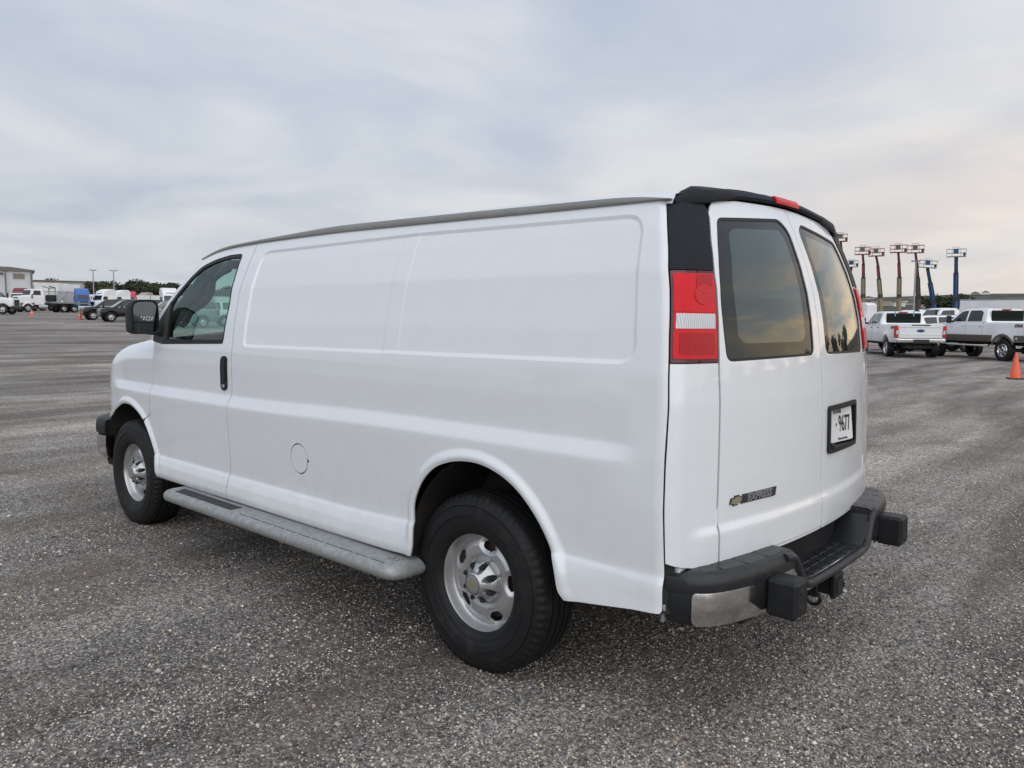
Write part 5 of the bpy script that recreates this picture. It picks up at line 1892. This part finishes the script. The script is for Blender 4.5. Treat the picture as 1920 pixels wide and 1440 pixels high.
g_tr = 'trucks parked in the far rows'
truck('white medium duty truck with a black grille beside the tall metal building', polar(-40, 102), R(-128), 'bg_white', 'medium', g_tr)
dt_ = truck('white day cab tractor with a flat rear deck beside the first orange cone', polar(92, 122), R(100), 'bg_white', 'dump', g_tr)
dk = MB()
dk.box((-2.6, 0, 1.30), (5.2, 2.4, .22), bev=.03)
dk.build('rear_deck', 'bg_grey', dt_)
rk = MB()
for yy in (-.8, .8):
    rk.tube([(-.6, yy, 1.4), (-.7, yy, 3.3), (.1, yy, 3.5)], .06, 6)
rk.tube([(-.7, -.8, 3.3), (-.7, .8, 3.3)], .06, 6)
rk.build('headache_rack', 'bg_dark', dt_)
MB().box((-.5, 0, 1.9), (.9, 1.3, .9), bev=.08).build('tool_box', 'bg_dark', dt_)
truck('small white truck peeping out behind the day cab tractor', polar(48, 132), R(150), 'bg_white', 'medium', g_tr)
truck('maroon truck cab parked against the tall metal building', polar(46, 158), R(150), 'bg_maroon', 'sleeper', g_tr)
truck('blue sleeper tractor facing out of the row', polar(155, 140), R(168), 'bg_blue', 'sleeper', g_tr)
truck('white sleeper tractor beside the blue tractor', polar(212, 140), R(110), 'bg_white', 'sleeper', g_tr)
truck('white road tractor behind the nose-out black SUV', polar(240, 146), R(102), 'bg_white', 'sleeper', g_tr)
truck('red tractor cab showing above the black SUVs', polar(249, 165), R(150), 'bg_red', 'sleeper', g_tr)
truck('tan truck cab showing above the van mirror', polar(282, 176), R(120), 'metal_wall_tan', 'sleeper', g_tr)
truck('tall white tractor beside the van windshield pillar', polar(316, 112), R(166), 'bg_white', 'sleeper', g_tr)
truck('white box nosed tractor seen through the van side window', polar(386, 118), R(150), 'bg_white', 'sleeper', g_tr)
truck('white medium truck with a pale windshield behind the bronze trimmed pickup', polar(1800, 66), R(40), 'bg_white', 'medium', g_tr)
truck('white tractor with a roof fairing behind the plain tailgate pickup', polar(1629, 106), R(-20), 'bg_white', 'sleeper', g_tr)
tt = truck('white tank truck parked in front of the boom lifts', polar(1730, 84), R(20), 'bg_white', 'medium', g_tr)
tt.rotation_euler[2] = R(16)
tk = MB()
tk.lathe([(.001, -5.6), (.5, -5.58), (.80, -5.45), (.86, -5.2), (.86, .3), (.80, .55), (.5, .68), (.001, .7)], c=(0, 0, 1.75), axis='x', n=24)
tk.build('tank', 'bg_white', tt)
MB().box((-5.75, .2, 2.2), (.10, .12, 1.2)).build('tank_ladder', 'bg_dark', tt)
MB().box((-2.5, 0, 2.64), (5.5, .5, .06)).build('walkway', 'bg_grey', tt)


def trailer(label, loc, heading, l, w_, h, z0, mat, group, cat='trailer'):
    t = thing('box_trailer', label, cat, loc, heading, group)
    MB().box((0, 0, z0 + h / 2), (l, w_, h), bev=.05).build('box', mat, t)
    MB().box((0, 0, z0 + h + .0), (l + .04, w_ + .04, .10), bev=.02).build('top_rail', 'bg_grey', t)
    n = int(l / 1.2)
    for k in range(n + 1):
        for s in (1, -1):
            MB().box((-l / 2 + .08 + k * (l - .16) / n, s * (w_ / 2 + .012), z0 + h / 2), (.05, .03, h - .2)).build('side_post', mat, t)
    MB().box((0, 0, z0 - .15), (l - .3, .9, .3)).build('chassis', 'bg_dark', t)
    for cx in (-l / 2 + 1.0, -l / 2 + 2.3):
        for s in (1, -1):
            wheel(t, cx, s * (w_ / 2 - .25), .5, .5, 'cap_silver', s)
    for s in (1, -1):
        MB().box((l / 2 - 1.5, s * .6, (z0 - .1) / 2), (.12, .12, z0 - .1)).build('landing_leg', 'bg_grey', t)
    return t


trailer('white box trailer parked behind the bronze trimmed pickup', polar(1925, 70), R(8), 9.0, 2.5, 2.2, 1.05, 'bg_white2', None)
g_hp = 'white hopper trailers behind the day cab tractor'


def hopper(label, px, d, heading, l):
    t = thing('hopper_trailer', label, 'trailer', polar(px, d), heading, g_hp)
    prof = [(-l / 2 + 1.4, 1.1), (l / 2 - 1.4, 1.1), (l / 2 - .2, 2.9), (l / 2, 4.2), (-l / 2, 4.2), (-l / 2 + .2, 2.9)]
    pbody('hopper', prof, lambda x, z: 1.0 + .28 * np.clip((np.asarray(z) - 1.1) / 1.8, 0, 1), 'bg_white2', t, bev=.06)
    MB().box((0, 0, 2.92), (l - .3, 2.62, .06)).build('seam_rib', 'bg_grey', t)
    for xx in (-l / 4, l / 4):
        for s in (1, -1):
            MB().box((xx, s * 1.28, 3.55), (.08, .05, 1.25)).build('side_post', 'bg_white2', t)
    MB().box((0, 0, .95), (l - 1, .9, .3)).build('chassis', 'bg_dark', t)
    for cx in (-l / 2 + 1.0, -l / 2 + 2.3):
        for s in (1, -1):
            wheel(t, cx, s * 1.0, .5, .5, 'cap_silver', s)
    MB().box((l / 2 - 1.2, 0, .45), (.14, 1.3, .9)).build('landing_leg', 'bg_grey', t)


hopper('white hopper trailer with a slanting end directly behind the day cab', 91, 138, R(78), 3.4)
hopper('white hopper trailer in the middle of the hopper row', 111, 142, R(72), 3.2)
hopper('white hopper trailer beside the blue tractor', 131, 146, R(74), 3.6)

# roll-off tank in green
t = thing('green_tank', 'bright green tank lying beside the white box trailer', 'tank', polar(1800, 92), R(14))
MB().lathe([(.001, -2.0), (.6, -1.95), (.78, -1.8), (.78, 1.8), (.6, 1.95), (.001, 2.0)], c=(0, 0, 1.75), axis='x', n=20).build('tank', 'bg_green', t)
for xx in (-1.3, 1.3):
    MB().box((xx, 0, .55), (.25, 1.3, 1.1)).build('cradle', 'bg_dark', t)

# ------------------------------------------------------------------ boom lifts


def boom_lift(label, px, d, segs, basket_w, basket_h, mats, tilt=0.0, turn=0.0):
    """segs: (sideways, height, width, material) joints of the boom from the turntable up"""
    a = azx(px)
    t = thing('boom_lift', label, 'boom lift', polar(px, d), a - math.pi / 2 + turn, 'boom lifts raised in a row')
    # local x runs across the view, y away from the viewer
    MB().box((0, 0, .95), (2.3, 4.2, .5), bev=.08).build('chassis', 'bg_dark', t)
    for sx in (-1, 1):
        for yy in (-1.4, 1.4):
            o = wheel(t, yy, -sx * 1.0, .48, .35, 'lift_grey', -sx)
            o.location = (sx * 1.05, yy, .48)
            o.rotation_euler = (0, 0, R(90))
    MB().box((0, .3, 1.75), (2.1, 3.2, 1.1), bev=.12).build('turntable', mats[0], t)
    P = [(0, 0, 1.9)]
    for i, (dx, z, w_, m_) in enumerate(segs):
        p, q = Vector(P[-1]), Vector((dx, 0, z))
        MB().tube([p - (q - p).normalized() * .12, q], w_ * .76, 4).build('boom_section', m_, t)
        if i > 0:
            MB().tube([p + Vector((w_ * .7, -.12, 0)), q + Vector((w_ * .5, -.12, 0))], .055, 6).build('hose_track', 'bg_dark', t)
        MB().lathe([(.001, -.30), (w_ * .75, -.30), (w_ * .75, .30), (.001, .30)], c=tuple(p), axis='y', n=10).build('pivot', 'bg_dark' if i else m_, t)
        P.append(tuple(q))
    top = Vector(P[-1])
    B = empty('basket', tuple(top), parent=t)
    B.rotation_euler = (0, tilt, 0)
    w_, h = basket_w / 2, basket_h
    f = MB()
    f.box((0, .0, .05), (basket_w, .95, .10), bev=.02)
    f.build('platform', mats[1], B)
    r = MB()
    for yy in (-.45, .45):
        for zz in (h * .5, h):
            r.tube([(-w_, yy, zz), (w_, yy, zz)], .032, 6)
        for xx in (-w_, -w_ * .45, w_ * .45, w_):
            r.tube([(xx, yy, .05), (xx, yy, h)], .030, 6)
    for xx in (-w_, w_):
        for zz in (h * .5, h):
            r.tube([(xx, -.45, zz), (xx, .45, zz)], .032, 6)
    r.build('guard_rail', mats[2], B)
    MB().box((-.05, -.46, h * .70), (.62, .16, h * .66), bev=.04).build('control_box', mats[3], B)
    k = MB()
    k.tube([(-.45, -.5, h), (-.45, -.5, h * 1.22), (.40, -.5, h * 1.22), (.40, -.5, h)], .03, 6)
    k.build('control_guard', mats[2], B)
    MB().box((w_ * .82, -.3, .35), (.28, .25, .45), bev=.04).build('tool_tray', 'bg_dark', B)
    return t


RD = ('lift_tan', 'lift_red', 'lift_red', 'bg_trim')
BLU = ('lift_blue', 'lift_grey', 'lift_grey', 'lift_blue')
dL = 122
z_ = lambda y, px=1700, d=dL: CAM[2] + (606 - y) / FPX * d * .893 - .5
x_ = lambda dpx: dpx / FPX * dL * .80
boom_lift('red and tan boom lift beside the van roof, its basket the highest', 1574, dL, [(x_(4), z_(560), .45, 'lift_tan'), (x_(0), z_(512), .42, 'lift_tan'), (x_(-3), z_(482), .30, 'lift_red'), (x_(-7), z_(453), .20, 'lift_red')], 1.75, 1.05, RD)
boom_lift('blue boom lift with a small basket just clear of the van window', 1584, 128, [(.2, z_(560), .4, 'lift_blue'), (x_(1), z_(530), .35, 'lift_blue'), (x_(6), z_(497), .22, 'lift_blue')], 1.8, .95, BLU)
boom_lift('red and tan boom lift with an upright boom behind the fairing tractor', 1614, dL, [(x_(-1), z_(556), .45, 'lift_tan'), (x_(-2), z_(521), .42, 'lift_tan'), (x_(-3), z_(495), .28, 'lift_red'), (x_(-5), z_(478), .20, 'lift_red')], 2.05, 1.05, RD)
boom_lift('red and tan boom lift whose basket hangs lowest of the red ones', 1647, dL, [(x_(-2), z_(556), .45, 'lift_tan'), (x_(-6), z_(523), .42, 'lift_tan'), (x_(-9), z_(499), .28, 'lift_red'), (x_(-13), z_(481), .20, 'lift_red')], 2.05, 1.05, RD)
boom_lift('red and tan boom lift with its basket level, behind the tank truck cab', 1681, dL, [(x_(-1), z_(556), .45, 'lift_tan'), (x_(-2), z_(520), .42, 'lift_tan'), (x_(-4), z_(494), .28, 'lift_red'), (x_(-6), z_(475), .20, 'lift_red')], 2.1, 1.05, RD)
boom_lift('red boom lift with a dark brown lower boom beside the lamp post', 1717, dL, [(x_(-1), z_(556), .45, 'lift_umber'), (x_(-4), z_(521), .42, 'lift_umber'), (x_(-7), z_(494), .28, 'lift_red'), (x_(-10), z_(476), .20, 'lift_red')], 2.1, 1.05, RD)
boom_lift('blue boom lift leaning over with a tilted grey basket', 1747, dL, [(x_(-2), z_(566), .45, 'lift_blue'), (x_(-10), z_(530), .42, 'lift_blue'), (x_(-16), z_(503), .28, 'lift_blue')], 2.2, 1.0, BLU, tilt=.11)
boom_lift('blue boom lift standing straight up beside the trees', 1786, dL, [(x_(0), z_(560), .45, 'lift_blue'), (x_(-2), z_(512), .42, 'lift_blue'), (x_(-3), z_(484), .30, 'lift_blue')], 2.3, 1.05, BLU)

# ------------------------------------------------------------------ cones


def cone(label, loc, rings, group):
    t = thing('traffic_cone', label, 'cone', loc, R(20), group)
    MB().box((0, 0, .018), (.37, .37, .036), bev=.012).build('base', 'bg_dark' if not rings else 'cone_orange', t)
    MB().lathe([(.155, .030), (.135, .050), (.028, .70), (.022, .715), (.001, .715)], axis='z', n=24).build('cone', 'cone_orange', t)
    if rings:
        MB().lathe([(.0885, .34), (.092, .342), (.0750, .44), (.071, .442)], axis='z', n=24).build('band', 'cone_band', t)


g_co = 'orange traffic cones in the yard'
cone('plain orange cone on a black base beside the bronze trimmed pickup', (1.56, -21.15, float(T(1.56, -21.15))), False, g_co)
cone('orange cone with a pale band in front of the day cab tractor', polar(62, 92), True, g_co)
cone('orange cone with a pale band beside the black SUVs', polar(152, 79), True, g_co)

# ------------------------------------------------------------------ buildings
def local_box(mb, c, d, bev=0.0):
    mb.box(c, d, bev=bev)
    return mb


bl = thing('metal_building', 'tall pale grey metal building with a brown roof edge', 'building', polar(2, 176), azx(8) - math.pi / 2)
# local x across the view (to the right), y away
MB().box((-9.4, 7, 4.9), (30.0, 14, 9.8)).build('wall', 'metal_wall', bl)
rb = MB()
rb.prism([(-25.0, 9.85), (6.0, 9.85), (6.0, 9.45), (-25.0, 9.45)], lambda a, b: (a, -.35, b), lambda a, b: (a, 15, b))
rb.prism([(-24.9, 9.85), (5.9, 9.85), (2.0, 10.5), (-24.9, 10.7)], lambda a, b: (a, -.2, b), lambda a, b: (a, 14.8, b))
rb.build('roof', 'roof_brown', bl)
for k in range(20):
    MB().box((-23.8 + k * 1.5, -.03, 4.7), (.10, .06, 9.3)).build('wall_rib', 'metal_wall', bl)
MB().box((-3.9, -.06, 4.7), (.22, .14, 9.4)).build('downpipe', 'roof_brown', bl)
MB().box((3.35, -.05, 8.2), (1.9, .12, 1.4)).build('louvre', 'metal_wall_tan', bl)
for k in range(5):
    MB().box((3.35, -.13, 7.7 + k * .26), (1.75, .10, .08)).build('louvre_slat', 'roof_brown', bl)
MB().box((1.2, -.12, 4.7), (.18, .2, 9.3)).build('corner_post', 'roof_brown', bl)
MB().box((5.4, -.12, 4.7), (.30, .2, 9.3)).build('corner_post', 'roof_brown', bl)
MB().box((.6, -.5, 8.7), (.5, .7, .35), bev=.05).build('wall_lamp', 'bg_dark', bl)
bl.scale = (1, 1, .735)
b2 = thing('low_building', 'long low tan metal building with a flat roof', 'building', polar(108, 205), azx(118) - math.pi / 2)
MB().box((-4.2, 6, 4.0), (8.4, 12, 8.0)).build('wall', 'metal_wall_tan', b2)
MB().box((4.0, 6, 3.95), (8.0, 12, 7.9)).build('wall', 'metal_wall_grey', b2)
MB().box((0, 6, 8.05), (17, 12.5, .35), bev=.05).build('roof', 'roof_brown', b2)
MB().box((-5.2, -1.2, 5.2), (5.4, 2.4, .3)).build('canopy', 'roof_brown', b2)
for k in range(9):
    MB().box((.6 + k * .9, -.03, 3.9), (.08, .06, 7.6)).build('wall_rib', 'metal_wall_grey', b2)
b2.scale = (1, 1, .735)
b3 = thing('yard_fence', 'long pale metal fence along the far side of the yard', 'fence', polar(300, 172), azx(300) - math.pi / 2)
for k in range(16):
    MB().box((-21 + k * 3.0, 0, 1.5), (2.96, .06, 3.0)).build('fence_panel', 'bg_white2', b3)
    MB().box((-22.5 + k * 3.0, -.06, 1.5), (.10, .10, 3.1)).build('fence_post', 'bg_grey', b3)

# lamp posts
g_lp = 'lamp posts over the yard'


def lamp(label, px, d, h, arm):
    t = thing('lamp_post', label, 'lamp post', polar(px, d), azx(px) - math.pi / 2, g_lp)
    MB().tube([(0, 0, 0), (0, 0, h)], [.15, .09], 10).build('pole', 'pole_grey', t)
    MB().tube([(-arm, 0, h), (arm, 0, h + .05)], .06, 6).build('arm', 'pole_grey', t)
    for s in (-1, 1):
        MB().box((s * arm, 0, h + .02), (.55, .35, .16), bev=.04).build('lamp_head', 'bg_grey', t)


lamp('grey lamp post at the end of the low tan building', 179.5, 176, 7.7, .35)
lamp('grey lamp post rising from the trees', 217.5, 168, 7.5, .45)
lamp('thin lamp post beside the brown boomed lift', 1708.5, 118, 9.4, .30)

# ------------------------------------------------------------------ trees


def tree_mesh(seed, olive):
    g = np.random.default_rng(seed)
    blobs = [((g.normal(0, 1.5), g.normal(0, 1.5), g.uniform(3.6, 7.6)), g.uniform(1.1, 2.1)) for _ in range(11)]
    V, F = [], []
    for c, r in blobs:
        n = 240
        d = g.normal(0, 1, (n, 3))
        d /= np.linalg.norm(d, axis=1)[:, None]
        p = np.array(c) + d * r * (g.uniform(.45, 1.08, (n, 1))) * np.array([1, 1, .78])
        for q in p:
            a = g.normal(0, 1, 3); a /= np.linalg.norm(a)
            b = np.cross(a, g.normal(0, 1, 3)); b /= np.linalg.norm(b) + 1e-9
            s = g.uniform(.16, .36)
            k = len(V)
            V += [tuple(q + a * s), tuple(q + b * s * .7), tuple(q - a * s), tuple(q - b * s * .7)]
            F.append((k, k + 1, k + 2, k + 3))
    me = bpy.data.meshes.new('crown')
    me.from_pydata(V, [], F)
    me.materials.append(MATS['leaf_olive' if olive else 'leaf_dark'])
    tm = MB()
    tm.tube([(0, 0, 0), (.1, .05, 2.0), (.05, .1, 4.5)], [.28, .20, .10], 8)
    for c, r in blobs[:6]:
        tm.tube([(.05, .05, 2.2), tuple(np.array(c) * .8 + np.array([0, 0, .4])), c], [.12, .07, .03], 5)
    tr = tm.mesh('trunk')
    tr.materials.append(MATS['bark'])
    return me, tr


TREES = [tree_mesh(11 + k, k in (0, 3)) for k in range(5)]
g_tree = 'trees along the edge of the yard'


def tree(label, loc, s, var, rz, sz=1.0):
    t = thing('tree', label, 'tree', loc, rz, g_tree)
    t.scale = (s, s, s * sz)
    me, tr = TREES[var]
    link('crown', me, None, t)
    link('trunk', tr, None, t)


TL = [(188, 186, .97, 0, 'olive tree at the end of the low tan building'), (204, 196, 1.02, 0, 'wide olive tree beside the lamp post'), (222, 190, .96, 1, 'dark tree directly behind the second lamp post'),
      (238, 192, .94, 2, 'small dark tree above the red cab'), (251, 200, 1.10, 1, 'tallest dark tree above the black SUVs'), (268, 196, 1.05, 2, 'broad dark tree above the tan cab'), (283, 190, 1.06, 4, 'dark tree above the van mirror'),
      (300, 196, .95, 1, 'low dark tree beside the white tractor roof'), (316, 192, 1.02, 2, 'dark tree beside the van windshield pillar'), (340, 196, .95, 4, 'dark tree behind the windshield pillar'),
      (362, 190, .95, 1, 'dark tree seen through the windshield pillar gap'), (384, 194, .92, 2, 'dark tree seen through the van side window above the tractor'), (404, 190, .92, 4, 'dark tree seen through the van side window above the SUV'), (426, 192, .92, 1, 'dark tree seen beside the van door pillar')]
for i, (px, d, s, v_, lb) in enumerate(TL):
    tree(lb, polar(px, d), s * .90, v_, i * 1.3, .80)
for i, (px, s, lb) in enumerate(((94, .84, 'tree top over the hopper trailers'), (110, 1.0, 'tallest tree top over the low tan building'), (124, .93, 'tree top behind the blue tractor roof line'), (147, .90, 'tree top over the middle of the low tan building'), (164, .90, 'thin tree top over the end of the low tan building'))):
    tree(lb, polar(px, 232), s * .98, i % 5, i * 2.1, .84)
for i, (px, s, lb) in enumerate(((1757, .92, 'tree beside the leaning blue lift'), (1774, .98, 'tree between the two blue lifts'), (1794, .95, 'tree beside the straight blue lift'), (1812, .86, 'low tree beside the white box trailer'), (1602, .52, 'bushy tree behind the first upright lift'), (1656, .50, 'bushy tree behind the tank truck cab'))):
    tree(lb, polar(px, 150), s * .84, (1, 2, 4, 1, 2, 4)[i], i * 1.7, .86)
# the tree line goes on past the picture's edge, where the rear glass mirrors it
for i in range(9):
    a = R(-97 - i * 5.2)
    d = 92 + 9 * ((i * 5) % 3)
    x, y = CAM[0] + d * math.cos(a), CAM[1] + d * math.sin(a)
    tree('dark tree mirrored in the van rear glass', (x, y, float(T(x, y))), .8 + .08 * (i % 3), (1, 2, 4)[i % 3], i * 1.1)

for i in range(14):
    a = R(52 + i * 7.5)
    d = 74 + 8 * ((i * 5) % 4)
    x, y = d * math.cos(a), d * math.sin(a)
    tree('dark tree mirrored in the van side paint', (x, y, float(T(x, y))), .85 + .10 * (i % 3), (1, 2, 4, 0)[i % 4], i * 1.9)

# far town on the hillside
g_h = 'far buildings on the hillside'
for i in range(26):
    px = 1604 + (i * 137) % 330
    d = 640 + (i * 211) % 900
    w_, h = 8 + (i * 7) % 12, 3 + (i * 5) % 4
    t = tag(MB().build('far_building', 'bg_white2') if False else empty('far_building', polar(px, d), azx(px)), 'small %s building far off on the hillside' % ('white', 'tan', 'grey')[i % 3], 'building', g_h)
    MB().box((0, 0, h / 2), (10, w_, h)).build('wall', ('bg_white2', 'metal_wall_tan', 'metal_wall_grey')[i % 3], t)
    MB().prism([(-w_ / 2 - .5, h), (w_ / 2 + .5, h), (0, h + 2.2)], lambda a, b: (-5.5, a, b), lambda a, b: (5.5, a, b)).build('roof', 'roof_brown', t)
